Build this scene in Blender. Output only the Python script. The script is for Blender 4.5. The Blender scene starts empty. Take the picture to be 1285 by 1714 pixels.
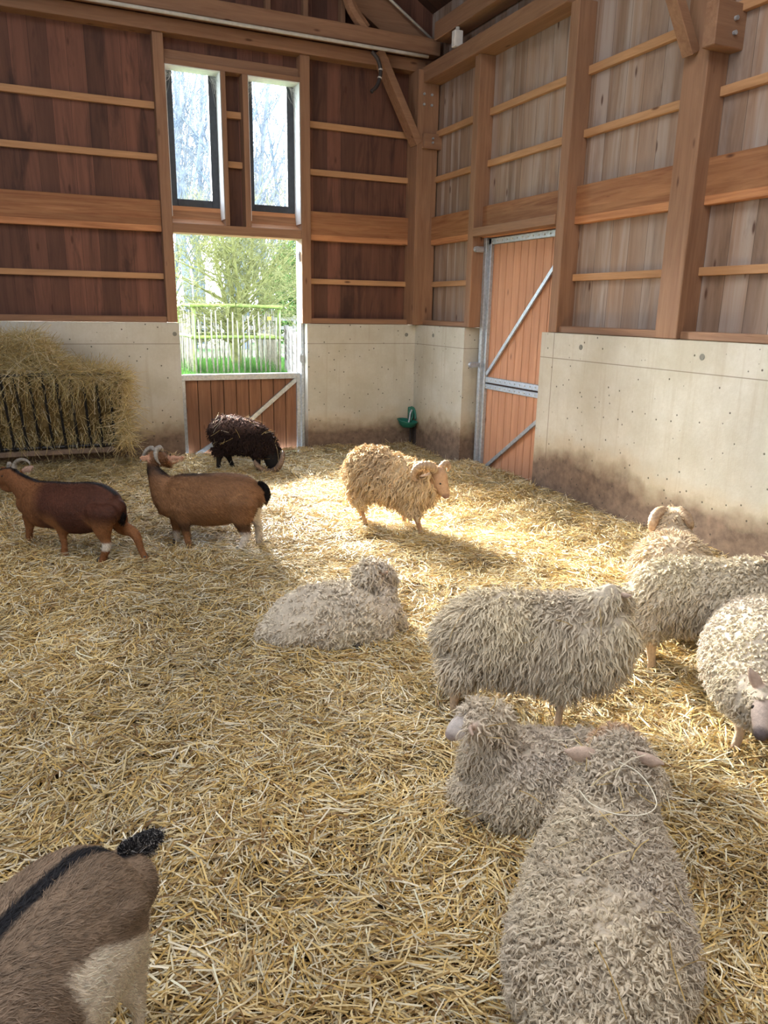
import bpy, math, json
import numpy as np
from mathutils import Matrix, Vector

# ------------------------------------------------------------------ camera, sky, sun, lamps
SC = bpy.context.scene
SC.view_settings.view_transform = 'Standard'
SC.view_settings.look = 'None'
SC.view_settings.gamma = 1.0
SC.view_settings.use_curve_mapping = False
SC.view_settings.exposure = 0.42
COL = SC.collection

EYE = 1.6
cam_data = bpy.data.cameras.new('camera')
cam_data.sensor_fit = 'VERTICAL'
cam_data.sensor_height = 24.0
cam_data.lens = 1259.3 / 1714.0 * 24.0
cam_data.clip_start = 0.05
cam = bpy.data.objects.new('camera', cam_data)
COL.objects.link(cam)
cam.matrix_world = (Matrix.Translation((0, 0, EYE)) @ Matrix.Rotation(-0.425, 4, 'Z')
                    @ Matrix.Rotation(math.pi / 2 - 0.2627, 4, 'X') @ Matrix.Rotation(0.0178, 4, 'Z'))
SC.camera = cam

world = bpy.data.worlds.new('overcast_sky')
SC.world = world
world.use_nodes = True
wn = world.node_tree
wn.nodes.clear()
w_out = wn.nodes.new('ShaderNodeOutputWorld')
w_bg = wn.nodes.new('ShaderNodeBackground')
w_bg.inputs['Color'].default_value = (0.78, 0.89, 1.0, 1)
w_bg.inputs['Strength'].default_value = 9.5
wn.links.new(w_bg.outputs[0], w_out.inputs[0])

# hazy low sun behind the back wall, shining in through the half open door
sun_d = bpy.data.lights.new('sun', 'SUN')
sun_d.energy = 66.0
sun_d.angle = math.radians(27)
sun_d.color = (1.0, 0.93, 0.80)
sun = bpy.data.objects.new('sun', sun_d)
COL.objects.link(sun)
sun.rotation_euler = Vector((0.13, -0.93, -0.43)).normalized().to_track_quat('-Z', 'Y').to_euler()

def area(name, loc, aim, sx, sy, power, col, portal=False):
    d = bpy.data.lights.new(name, 'AREA')
    d.shape = 'RECTANGLE'
    d.size, d.size_y, d.energy, d.color = sx, sy, power, col
    d.cycles.is_portal = portal
    o = bpy.data.objects.new(name, d)
    COL.objects.link(o)
    o.location = loc
    o.rotation_euler = (Vector(aim) - Vector(loc)).to_track_quat('-Z', 'Y').to_euler()
    return o
# sky portals in the door opening and the two windows of the back wall
area('door_portal', (1.96, 8.30, 1.60), (1.96, 0, 1.60), 1.34, 1.42, 1, (1, 1, 1), True)
area('window_portal', (1.96, 8.40, 3.15), (1.96, 0, 3.15), 1.34, 1.35, 1, (1, 1, 1), True)
# added fill lamps behind the camera, overhead and at the left; no openings there
area('rear_fill', (0.2, -4.2, 2.9), (1.6, 5.0, 1.0), 5.0, 3.0, 42, (1.0, 0.97, 0.94))
area('overhead_fill', (0.6, 1.6, 5.6), (0.9, 2.2, 0.0), 4.5, 5.0, 215, (1.0, 0.98, 0.96))
area('left_fill', (-5.6, 1.5, 3.2), (2.5, 4.0, 1.2), 5.0, 2.2, 165, (0.84, 0.92, 1.0))

# ------------------------------------------------------------------ numpy noise
def _hash(ix, iy, iz, seed):
    h = (ix * 374761393 + iy * 668265263 + iz * 2147483647 + seed * 1274126177) & 0xffffffff
    h = ((h ^ (h >> 13)) * 1274126177) & 0xffffffff
    return ((h ^ (h >> 16)) & 0xffff) / 65535.0

def vnoise(p, seed=0):
    p = np.asarray(p, float)
    i = np.floor(p).astype(np.int64)
    f = p - i
    f = f * f * (3 - 2 * f)
    r = 0
    for dx in (0, 1):
        for dy in (0, 1):
            for dz in (0, 1):
                w = (f[:, 0] if dx else 1 - f[:, 0]) * (f[:, 1] if dy else 1 - f[:, 1]) * (f[:, 2] if dz else 1 - f[:, 2])
                r = r + w * _hash(i[:, 0] + dx, i[:, 1] + dy, i[:, 2] + dz, seed)
    return r * 2 - 1

def fbm(p, octv=3, seed=0):
    r, a = 0, 1.0
    for k in range(octv):
        r = r + a * vnoise(p * (2.03 ** k), seed + k * 17)
        a *= 0.5
    return r

def unit(v):
    return v / np.maximum(np.linalg.norm(v, axis=-1, keepdims=True), 1e-9)

# ------------------------------------------------------------------ object helpers
def put(o, label=None, cat=None, group=None, kind=None):
    if label: o['label'] = label
    if cat: o['category'] = cat
    if group: o['group'] = group
    if kind: o['kind'] = kind
    return o

def empty(name, loc=(0, 0, 0), label=None, cat=None, group=None, kind=None):
    o = bpy.data.objects.new(name, None)
    o.empty_display_size = 0.1
    o.location = loc
    COL.objects.link(o)
    return put(o, label, cat, group, kind)

def link(name, me, mats, parent=None):
    o = bpy.data.objects.new(name, me)
    COL.objects.link(o)
    for m in (mats if isinstance(mats, (list, tuple)) else [mats]):
        me.materials.append(m)
    if parent is not None:
        o.parent = parent
    return o

def raw_mesh(name, V, F, col=None, smooth=False, matidx=None):
    """V (n,3); F (m,k) fixed size faces, or a list of faces."""
    me = bpy.data.meshes.new(name)
    V = np.asarray(V, np.float32)
    if isinstance(F, np.ndarray):
        k = F.shape[1]
        me.vertices.add(len(V)); me.vertices.foreach_set('co', V.ravel())
        me.loops.add(F.size); me.loops.foreach_set('vertex_index', F.astype(np.int32).ravel())
        me.polygons.add(len(F))
        me.polygons.foreach_set('loop_start', np.arange(0, F.size, k, dtype=np.int32))
        me.polygons.foreach_set('loop_total', np.full(len(F), k, np.int32))
        me.update(calc_edges=True)
    else:
        me.from_pydata(V.tolist(), [], [tuple(f) for f in F])
        me.update()
    if smooth:
        me.polygons.foreach_set('use_smooth', np.ones(len(me.polygons), bool))
    if matidx is not None:
        me.polygons.foreach_set('material_index', np.asarray(matidx, np.int32))
    if col is not None:
        a = me.color_attributes.new('Col', 'FLOAT_COLOR', 'POINT')
        c = np.ones((len(V), 4), np.float32); c[:, :3] = col
        a.data.foreach_set('color', c.ravel())
    return me

class MB:
    """collects solids into one mesh"""
    def __init__(s): s.V, s.F = [], []
    def add(s, V, F):
        n = len(s.V)
        s.V += [tuple(map(float, v)) for v in V]; s.F += [tuple(i + n for i in f) for f in F]
        return s
    def box(s, x0, x1, y0, y1, z0, z1, b=0.0):
        if b <= 0:
            V = [(x, y, z) for z in (z0, z1) for y in (y0, y1) for x in (x0, x1)]
            return s.add(V, [(0, 2, 3, 1), (4, 5, 7, 6), (0, 1, 5, 4), (2, 6, 7, 3), (0, 4, 6, 2), (1, 3, 7, 5)])
        me = box_bevel(x0, x1, y0, y1, z0, z1, b)
        return s.add(*me)
    def bar(s, a, b, w, h, up=(0, 0, 1), bev=0.0):
        """box beam from a to b, w across, h along up"""
        a, b = np.array(a, float), np.array(b, float)
        t = unit(b - a); L = np.linalg.norm(b - a)
        sd = unit(np.cross(t, np.array(up, float))); u = np.cross(sd, t)
        V, F = box_bevel(0, L, -w / 2, w / 2, -h / 2, h / 2, bev) if bev > 0 else box_bevel(0, L, -w / 2, w / 2, -h / 2, h / 2, 0)
        W = [a + t * v[0] + sd * v[1] + u * v[2] for v in V]
        return s.add(W, F)
    def tube(s, pts, rad, n=8, cap=True):
        V, F = tube(np.array(pts, float), rad, n, cap)
        return s.add(V, F)
    def build(s, name, mat, parent=None, smooth=False):
        me = raw_mesh(name, np.array(s.V), s.F, smooth=smooth)
        return link(name, me, mat, parent)

def box_bevel(x0, x1, y0, y1, z0, z1, b):
    if b <= 0:
        V = [(x, y, z) for z in (z0, z1) for y in (y0, y1) for x in (x0, x1)]
        return V, [(0, 2, 3, 1), (4, 5, 7, 6), (0, 1, 5, 4), (2, 6, 7, 3), (0, 4, 6, 2), (1, 3, 7, 5)]
    import bmesh
    bm = bmesh.new()
    vs = [bm.verts.new((x, y, z)) for z in (z0, z1) for y in (y0, y1) for x in (x0, x1)]
    for f in [(0, 2, 3, 1), (4, 5, 7, 6), (0, 1, 5, 4), (2, 6, 7, 3), (0, 4, 6, 2), (1, 3, 7, 5)]:
        bm.faces.new([vs[i] for i in f])
    bmesh.ops.bevel(bm, geom=bm.edges[:], offset=b, segments=1, affect='EDGES')
    bm.verts.index_update()
    V = [tuple(v.co) for v in bm.verts]; F = [tuple(v.index for v in f.verts) for f in bm.faces]
    bm.free()
    return V, F

def tube(P, rad, n=8, cap=True, lat=None, rlat=None, dome=False):
    """sweep; rad per point, rlat radius along the lateral axis"""
    m = len(P)
    rad = np.broadcast_to(np.asarray(rad, float), (m,))
    rl = rad if rlat is None else np.asarray(rlat, float)
    T = np.gradient(P, axis=0); T = unit(T)
    if lat is not None:
        lt = np.asarray(lat, float)
        S = unit(lt[None] - (T @ lt)[:, None] * T)
    else:
        ref = np.array([0, 0, 1.0]) if abs(T[0, 2]) < 0.9 else np.array([1.0, 0, 0])
        S = np.empty_like(P); cur = unit(np.cross(T[0], ref))
        for i in range(m):
            cur = unit(cur - (cur @ T[i]) * T[i]); S[i] = cur
    U = np.cross(S, T)
    a = np.linspace(0, 2 * np.pi, n, endpoint=False)
    if dome:
        # add rounded ends
        def endring(i, sgn):
            out = []
            for q in (0.5, 0.85):
                c = math.sqrt(1 - q * q)
                out.append((P[i] + sgn * T[i] * min(rad[i], rl[i] if rlat is not None else rad[i]) * q, rad[i] * c, rl[i] * c, S[i], U[i]))
            return out
        rings = [(x) for x in reversed(endring(0, -1))] + [(P[i], rad[i], rl[i], S[i], U[i]) for i in range(m)] + endring(m - 1, 1)
    else:
        rings = [(P[i], rad[i], rl[i], S[i], U[i]) for i in range(m)]
    V = []
    for c, ru, rs, s_, u_ in rings:
        V.append(c[None] + np.cos(a)[:, None] * s_ * rs + np.sin(a)[:, None] * u_ * ru)
    V = np.concatenate(V); k = len(rings)
    F = []
    for i in range(k - 1):
        for j in range(n):
            F.append((i * n + j, i * n + (j + 1) % n, (i + 1) * n + (j + 1) % n, (i + 1) * n + j))
    if cap:
        F.append(tuple(range(n - 1, -1, -1))); F.append(tuple((k - 1) * n + j for j in range(n)))
    return V, F

def spline(C, sub=4):
    """Catmull-Rom through rows of C (any width)"""
    C = np.asarray(C, float)
    E = np.vstack([2 * C[0] - C[1], C, 2 * C[-1] - C[-2]])
    out = []
    for i in range(1, len(E) - 2):
        for k in range(sub):
            t = k / sub
            p0, p1, p2, p3 = E[i - 1], E[i], E[i + 1], E[i + 2]
            out.append(0.5 * ((2 * p1) + (-p0 + p2) * t + (2 * p0 - 5 * p1 + 4 * p2 - p3) * t * t + (-p0 + 3 * p1 - 3 * p2 + p3) * t ** 3))
    out.append(C[-1])
    return np.array(out)

def ribbons(P, W, S):
    """P (n,k,3) centre lines, W (n,k) widths, S (n,k,3) width axes -> V, F quads"""
    n, k, _ = P.shape
    V = np.empty((n, k, 2, 3), np.float32)
    V[:, :, 0] = P - S * W[..., None] * 0.5
    V[:, :, 1] = P + S * W[..., None] * 0.5
    b = (np.arange(n) * k * 2)[:, None] + (np.arange(k - 1) * 2)[None]
    F = np.stack([b, b + 1, b + 3, b + 2], -1).reshape(-1, 4)
    return V.reshape(-1, 3), F

# ------------------------------------------------------------------ material helpers
class G:
    def __init__(s, name):
        s.m = bpy.data.materials.new(name); s.m.use_nodes = True
        s.t = s.m.node_tree; s.t.nodes.clear()
        s.out = s.t.nodes.new('ShaderNodeOutputMaterial')
        s.b = s.t.nodes.new('ShaderNodeBsdfPrincipled')
        s.t.links.new(s.b.outputs[0], s.out.inputs[0])
    def n(s, typ, ins=None, **kw):
        nd = s.t.nodes.new(typ)
        for k, v in kw.items(): setattr(nd, k, v)
        for k, v in (ins or {}).items(): s.set(nd.inputs[k], v)
        return nd
    def set(s, sock, v):
        if isinstance(v, bpy.types.NodeSocket): s.t.links.new(v, sock)
        elif isinstance(v, (tuple, list)) and len(v) == 3 and sock.type == 'RGBA': sock.default_value = (*v, 1)
        else: sock.default_value = v
    def obj(s): return s.n('ShaderNodeTexCoord').outputs['Object']
    def mapping(s, vec, scale, loc=(0, 0, 0)):
        return s.n('ShaderNodeMapping', {'Vector': vec, 'Scale': scale, 'Location': loc}).outputs[0]
    def noise(s, vec, scale, detail=4, rough=0.55, dist=0.0, out='Fac'):
        nd = s.n('ShaderNodeTexNoise', {'Vector': vec, 'Scale': scale, 'Detail': detail, 'Roughness': rough, 'Distortion': dist})
        return nd.outputs[0 if out == 'Fac' else 1]
    def vor(s, vec, scale, feature='F1', out='Distance'):
        return s.n('ShaderNodeTexVoronoi', {'Vector': vec, 'Scale': scale}, feature=feature).outputs[out]
    def math(s, op, a, b=0.0, c=0.0):
        nd = s.n('ShaderNodeMath', operation=op); s.set(nd.inputs[0], a); s.set(nd.inputs[1], b); s.set(nd.inputs[2], c)
        return nd.outputs[0]
    def ramp(s, fac, lo, hi, a=0.0, b=1.0):
        return s.n('ShaderNodeMapRange', {'Value': fac, 'From Min': lo, 'From Max': hi, 'To Min': a, 'To Max': b}).outputs[0]
    def mix(s, fac, a, b, mode='MIX'):
        nd = s.n('ShaderNodeMix', data_type='RGBA', blend_type=mode)
        s.set(nd.inputs[0], fac); s.set(nd.inputs[6], a); s.set(nd.inputs[7], b)
        return nd.outputs[2]
    def sep(s, vec):
        nd = s.n('ShaderNodeSeparateXYZ', {0: vec}); return nd.outputs
    def comb(s, x, y, z):
        nd = s.n('ShaderNodeCombineXYZ'); s.set(nd.inputs[0], x); s.set(nd.inputs[1], y); s.set(nd.inputs[2], z); return nd.outputs[0]
    def bump(s, h, strength=0.3, dist=0.01):
        nd = s.n('ShaderNodeBump', {'Height': h, 'Strength': strength, 'Distance': dist}); s.set(s.b.inputs['Normal'], nd.outputs[0])
    def done(s, col=None, rough=None, metal=None):
        if col is not None: s.set(s.b.inputs['Base Color'], col)
        if rough is not None: s.set(s.b.inputs['Roughness'], rough)
        if metal is not None: s.set(s.b.inputs['Metallic'], metal)
        return s.m

AX = {'x': 0, 'y': 1, 'z': 2}
def wood(name, light, dark, grain='z', scale=14, plank=None, stain=0.0, knots=True, contrast=1.0, rough=0.75, gap=0.025, grey=None, tones=(0.62, 1.22)):
    g = G(name); v = g.obj()
    sc = [scale] * 3; sc[AX[grain]] = scale * 0.07
    X = g.sep(v)
    off = 0.0
    if plank:
        pax, pw = plank
        idx = g.math('FLOOR', g.math('DIVIDE', X[AX[pax]], pw))
        rnd = g.n('ShaderNodeTexWhiteNoise', {'W': idx}, noise_dimensions='1D')
        off = g.math('MULTIPLY', rnd.outputs[0], 37.0)
        v2 = g.n('ShaderNodeVectorMath', {0: v, 1: g.comb(off, off, off)}, operation='ADD').outputs[0]
    else:
        v2 = v
    mv = g.mapping(v2, sc)
    n1 = g.noise(mv, 1.0, 5, 0.6, 1.2)
    n2 = g.noise(g.mapping(v2, [q * 4 for q in sc]), 1.0, 3, 0.6)
    f = g.math('ADD', g.math('MULTIPLY', n1, 0.75), g.math('MULTIPLY', n2, 0.25))
    col = g.mix(g.ramp(f, 0.5 - 0.2 / contrast, 0.5 + 0.2 / contrast), dark, light)
    # slow tone changes along the timber
    big = g.noise(g.mapping(v2, (1.3, 1.3, 1.3)), 1.0, 2)
    col = g.mix(g.ramp(big, 0.3, 0.7, 0.0, 0.35), col, tuple(c * 0.6 for c in light))
    if plank:
        tone = g.ramp(rnd.outputs[0], 0, 1, *tones)
        col = g.mix(1.0, col, g.comb(tone, tone, tone), 'MULTIPLY')
        if grey:
            r2 = g.n('ShaderNodeTexWhiteNoise', {'W': g.math('ADD', idx, 91.7)}, noise_dimensions='1D').outputs[0]
            gn = g.noise(g.mapping(v2, [q * .5 for q in sc]), 1.0, 4, .6, .6)
            col = g.mix(g.math('MULTIPLY', g.ramp(gn, .42, .62), g.ramp(r2, 0.1, .8, .3, 1)), col, grey)
        fr = g.math('FRACT', g.math('DIVIDE', X[AX[pax]], pw))
        edge = g.math('MINIMUM', fr, g.math('SUBTRACT', 1.0, fr))
        line = g.ramp(edge, 0.0, gap, 0.0, 1.0)
        col = g.mix(line, tuple(c * 0.16 for c in dark), col)
    if stain > 0:
        sn = g.noise(g.mapping(v, [6 if a != grain else 1.1 for a in 'xyz']), 1.0, 4, 0.65, 0.6)
        col = g.mix(g.ramp(sn, 0.52, 0.68, 0, stain), col, (0.035, 0.012, 0.008))
    if knots:
        kv = [7.0] * 3; kv[AX[grain]] = 2.2
        d = g.vor(g.mapping(v2, kv), 1.0)
        col = g.mix(g.ramp(d, 0.05, 0.11, 0.85, 0.0), col, (0.07, 0.022, 0.01))
    g.bump(g.math('ADD', f, (g.math('MULTIPLY', line, 1.5) if plank else 0.0)), 0.25, 0.004)
    return g.done(col, rough)

def flat(name, col, rough=0.6, metal=0.0, var=0.15, scale=20):
    g = G(name)
    n = g.noise(g.obj(), scale, 4)
    c = g.mix(g.ramp(n, 0.3, 0.7), tuple(x * (1 - var) for x in col), tuple(min(1, x * (1 + var)) for x in col))
    g.bump(n, 0.15, 0.003)
    return g.done(c, rough, metal)

def attr_mat(name, rough=0.8, sheen=0.0, mul=(1, 1, 1), trans=0.0, spec=0.3, noise_amt=0.0, nscale=60):
    g = G(name)
    c = g.n('ShaderNodeAttribute', attribute_name='Col').outputs['Color']
    if mul != (1, 1, 1): c = g.mix(1.0, c, mul, 'MULTIPLY')
    if noise_amt:
        n = g.noise(g.obj(), nscale, 5, 0.7)
        t = g.ramp(n, 0.3, 0.7, 1 - noise_amt, 1 + noise_amt)
        c = g.mix(1.0, c, g.comb(t, t, t), 'MULTIPLY')
        g.bump(n, 0.5, 0.01)
    g.b.inputs['Specular IOR Level'].default_value = spec
    g.done(c, rough)
    if trans > 0:
        tr = g.n('ShaderNodeBsdfTranslucent', {'Color': c})
        mx = g.n('ShaderNodeMixShader', {0: trans})
        g.t.links.new(g.b.outputs[0], mx.inputs[1]); g.t.links.new(tr.outputs[0], mx.inputs[2])
        g.t.links.new(mx.outputs[0], g.out.inputs[0])
    return g.m

# ------------------------------------------------------------------ materials
M = {}
LARCH, LARCH_D = (0.37, 0.205, 0.12), (0.205, 0.10, 0.053)
for ax in 'xyz':
    M['timber_' + ax] = wood('larch_timber_' + ax, LARCH, LARCH_D, ax, 15)
    M['batten_' + ax] = wood('larch_batten_' + ax, (0.58, 0.33, 0.165), (0.36, 0.18, 0.08), ax, 18)
    M['rail_' + ax] = wood('glued_rail_' + ax, (0.55, 0.26, 0.115), (0.31, 0.115, 0.045), ax, 16, plank=('z', 0.062), contrast=1.5, gap=0.0001)
M['boards_a'] = wood('dark_boards', (0.21, 0.088, 0.055), (0.095, 0.036, 0.023), 'z', 12, plank=('x', 0.155), stain=0.75, gap=0.012)
M['boards_b'] = wood('weathered_boards', (0.41, 0.275, 0.20), (0.24, 0.15, 0.10), 'z', 12, plank=('y', 0.19), stain=0.3, tones=(0.82, 1.10), gap=0.014, grey=(0.42, 0.35, 0.31))
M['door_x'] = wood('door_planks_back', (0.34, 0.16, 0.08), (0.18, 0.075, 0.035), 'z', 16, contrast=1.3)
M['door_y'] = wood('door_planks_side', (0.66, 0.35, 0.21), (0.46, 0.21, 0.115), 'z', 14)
M['roof'] = wood('roof_boards', (0.13, 0.06, 0.035), (0.06, 0.025, 0.015), 'x', 10, plank=('y', 0.2), knots=False)
M['steel'] = flat('galvanised_steel', (0.46, 0.50, 0.55), 0.42, 0.55, 0.2, 45)
M['black'] = flat('black_steel', (0.012, 0.012, 0.016), 0.5, 0.0, 0.3)
M['pipe'] = flat('white_plastic_pipe', (0.55, 0.52, 0.47), 0.5, 0, 0.12)
M['frame'] = flat('anthracite_window_frame', (0.035, 0.04, 0.05), 0.5, 0, 0.3)
M['pale'] = flat('pale_painted_reveal', (0.72, 0.70, 0.68), 0.7, 0, 0.08)
M['green'] = flat('green_plastic', (0.015, 0.15, 0.11), 0.35, 0, 0.2)
M['plug'] = flat('grey_mortar_plug', (0.20, 0.20, 0.18), 0.9, 0, 0.2, 60)
M['cable'] = flat('dark_rubber_hose', (0.04, 0.03, 0.028), 0.6)
M['web'] = flat('cobweb', (0.5, 0.5, 0.5), 0.9)
M['yellow'] = flat('yellow_tag', (0.45, 0.32, 0.01), 0.5)
M['bark'] = flat('grey_bark', (0.11, 0.14, 0.185), 0.9, 0, 0.4, 9)
M['moss_bark'] = flat('mossy_bark', (0.145, 0.155, 0.050), 0.9, 0, 0.5, 6)
M['stake'] = flat('weathered_stakes', (0.19, 0.18, 0.14), 0.85, 0, 0.35, 12)
M['mosswood'] = flat('mossy_rail', (0.13, 0.18, 0.04), 0.9, 0, 0.45, 8)
M['fencewood'] = flat('grey_fence_wood', (0.15, 0.14, 0.13), 0.85, 0, 0.25, 12)

def concrete():
    g = G('cast_concrete'); v = g.obj(); X = g.sep(v)
    n = g.noise(v, 2.2, 6, 0.62)
    f = g.noise(v, 38, 4, 0.7)
    st = g.noise(g.mapping(v, (16, 16, 0.8)), 1.0, 4, 0.6)
    col = g.mix(g.ramp(n, 0.35, 0.65), (0.50, 0.475, 0.40), (0.63, 0.615, 0.56))
    col = g.mix(g.ramp(f, 0.3, 0.7, 0.0, 0.22), col, (0.38, 0.34, 0.27))
    col = g.mix(g.ramp(st, 0.55, 0.72, 0.0, 0.35), col, (0.36, 0.30, 0.21))
    # muddy rub band near the straw: ragged top edge
    wob = g.noise(g.mapping(v, (1.1, 1.1, 1.1)), 1.0, 3)
    wob2 = g.noise(v, 9, 4)
    lim = g.math('ADD', g.ramp(wob, 0.3, 0.7, 0.30, 0.54), g.ramp(wob2, 0.3, 0.7, -0.04, 0.04))
    d = g.math('SUBTRACT', lim, X[2])
    dirt = g.ramp(d, -0.05, 0.12, 0.0, 0.88)
    halo = g.ramp(d, -0.16, 0.02, 0.0, 0.5)
    col = g.mix(halo, col, (0.45, 0.33, 0.17))
    dn = g.noise(v, 14, 5, 0.7)
    col = g.mix(dirt, col, g.mix(g.ramp(dn, .35, .65), (0.085, 0.047, 0.032), (0.215, 0.14, 0.105)))
    # air holes
    wv = g.vor(v, 17)
    keep = g.n('ShaderNodeTexVoronoi', {'Vector': v, 'Scale': 17.0}).outputs['Color']
    kx = g.sep(keep)[0]
    hole = g.math('MULTIPLY', g.ramp(wv, 0.09, 0.15, 1.0, 0.0), g.math('GREATER_THAN', kx, 0.55))
    col = g.mix(g.math('MULTIPLY', hole, 0.85), col, (0.06, 0.05, 0.035))
    # formwork joint lines
    dz = g.math('ABSOLUTE', g.math('SUBTRACT', X[2], 1.228))
    line = g.ramp(dz, 0.0015, 0.005, 0.7, 0.0)
    dy = g.math('ABSOLUTE', g.math('SUBTRACT', X[1], 5.36))
    line2 = g.ramp(dy, 0.0015, 0.006, 0.8, 0.0)
    col = g.mix(g.math('MAXIMUM', line, line2), col, (0.16, 0.12, 0.08))
    g.bump(g.math('SUBTRACT', f, g.math('MULTIPLY', hole, 2.0)), 0.35, 0.004)
    return g.done(col, 0.85)
M['concrete'] = concrete()

def glass_mat():
    g = G('dusty_window_glass')
    tr = g.n('ShaderNodeBsdfTransparent', {'Color': (0.96, 0.98, 1.0)})
    gl = g.n('ShaderNodeBsdfGlossy', {'Roughness': 0.02})
    df = g.n('ShaderNodeBsdfTranslucent', {'Color': (0.9, 0.95, 1.0)})
    n = g.noise(g.obj(), 9, 5, 0.7)
    m1 = g.n('ShaderNodeMixShader', {0: 0.05}); m2 = g.n('ShaderNodeMixShader', {0: g.ramp(n, 0.35, 0.75, 0.0, 0.012)})
    L = g.t.links
    L.new(tr.outputs[0], m1.inputs[1]); L.new(gl.outputs[0], m1.inputs[2])
    L.new(m1.outputs[0], m2.inputs[1]); L.new(df.outputs[0], m2.inputs[2]); L.new(m2.outputs[0], g.out.inputs[0])
    return g.m
M['glass'] = glass_mat()

# ------------------------------------------------------------------ the barn
XB = 3.974            # inner face of the side wall plinth
wb = empty('wall_back', kind='structure'); wr = empty('wall_right', kind='structure')
# --- back wall, plinth
MB().box(-6, 1.31, 8.0, 8.25, -0.3, 1.436).build('concrete_plinth', M['concrete'], wb)
MB().box(2.669, 4.4, 8.0, 8.25, -0.3, 1.436).build('concrete_plinth', M['concrete'], wb)
MB().box(XB, 4.4, 6.87, 8.0, -0.3, 1.436).build('concrete_plinth', M['concrete'], wr)
MB().box(XB, 4.4, -4.5, 5.54, -0.3, 1.436).build('concrete_plinth', M['concrete'], wr)
def plug(p, ax, parent):
    a = np.linspace(0, 2 * np.pi, 20, endpoint=False)
    b = MB(); r = 0.021
    if ax == 'y': b.tube([(p[0], p[1] + .01, p[2]), (p[0], p[1] - 0.0025, p[2])], r, 20)
    else: b.tube([(p[0] + .01, p[1], p[2]), (p[0] - 0.0025, p[1], p[2])], r, 20)
    return b.build('mortar_plug', M['plug'], parent)
for x in (1.262, 3.864): plug((x, 8.0, 1.326), 'y', wb)
for y in (7.55, 5.0, 3.75): plug((XB, y, 1.335), 'x', wr)
# --- cladding
c = MB()
c.box(-6, 1.24, 8.12, 8.15, 1.45, 4.9); c.box(2.68, 4.3, 8.12, 8.15, 1.45, 4.9)
c.box(1.24, 2.68, 8.12, 8.15, 3.86, 4.9); c.box(1.865, 2.035, 8.14, 8.17, 2.38, 3.86)
c.build('board_cladding', M['boards_a'], wb)
c = MB()
c.box(4.14, 4.17, 6.84, 8.12, 1.45, 4.9); c.box(4.14, 4.17, 5.40, 6.84, 2.33, 4.9); c.box(4.14, 4.17, -4.5, 5.40, 1.45, 4.9)
c.build('board_cladding', M['boards_b'], wr)
# --- battens, wide rails and sills between the posts
for zt, h in ((3.459, .062), (3.005, .058), (1.911, .055)):
    for x0, x1 in ((-6, 1.2), (2.72, 3.90)):
        MB().box(x0, x1, 8.078, 8.12, zt - h, zt, 0.003).build('batten', M['batten_x'], wb)
    for y0, y1 in ((6.89, 7.88), (5.455, 6.79), (4.20, 5.345), (-4.5, 3.993)):
        if zt < 2 and y0 == 5.455: continue
        MB().box(4.10, 4.14, y0, y1, zt - h, zt, 0.003).build('batten', M['batten_y'], wr)
for z in (3.459, 3.005):
    MB().box(1.865, 2.035, 8.09, 8.14, z - .06, z, 0.003).build('batten', M['batten_x'], wb)
for x0, x1 in ((-6, 1.2), (2.72, 3.90)):
    MB().box(x0, x1, 8.05, 8.12, 2.299, 2.589, 0.004).build('wide_rail', M['rail_x'], wb)
    MB().box(x0, x1 - (0 if x1 < 2 else -.0), 8.02, 8.12, 1.438, 1.497, 0.006).build('sill_plate', M['timber_x'], wb)
for y0, y1 in ((6.89, 7.88), (5.455, 6.79), (4.20, 5.345), (-4.5, 3.993)):
    MB().box(4.075, 4.14, y0, y1, 2.299, 2.589, 0.004).build('wide_rail', M['rail_y'], wr)
    if y0 != 5.455:
        MB().box(4.00, 4.14, y0, y1, 1.438, 1.492, 0.006).build('sill_plate', M['timber_y'], wr)

# --- posts, plates, braces: each timber is a thing
def timber(name, build, mat, label, cat='timber post', group=None):
    o = build.build(name, mat); return put(o, label, cat, group)
P_ = 'posts of the timber frame'
timber('timber_post', MB().box(1.20, 1.30, 8.0, 8.2, 1.44, 4.03, .004), M['timber_z'], 'timber post left of the two windows above the half door', 'post', P_)
timber('timber_post', MB().box(2.618, 2.72, 8.0, 8.2, 1.44, 4.03, .004), M['timber_z'], 'timber post right of the two windows beside the open door', 'post', P_)
cp = empty('timber_post', (4.0, 8.0, 1.44), 'thick corner timber post with bolted block where both walls meet', 'post', P_)
def local(mb, name, mat, par, smooth=False):
    L = par.location; mb.V = [(v[0] - L[0], v[1] - L[1], v[2] - L[2]) for v in mb.V]
    return mb.build(name, mat, par, smooth)
local(MB().box(3.873, 4.12, 7.87, 8.12, 1.44, 4.03, .005), 'shaft', M['timber_z'], cp)
local(MB().box(3.93, 4.17, 7.82, 7.87, 3.27, 3.42, .004), 'clamp_block', M['timber_x'], cp)
b = MB()
for x, z in ((3.94, 3.80), (4.03, 3.80), (3.94, 3.70), (4.03, 3.70)): local(MB().tube([(x, 7.875, z), (x, 7.855, z)], .013, 8), 'bolt_head', M['steel'], cp)
for z in (3.37, 3.33): local(MB().tube([(4.03, 7.825, z), (4.03, 7.80, z)], .011, 8), 'bolt_head', M['steel'], cp)

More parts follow.
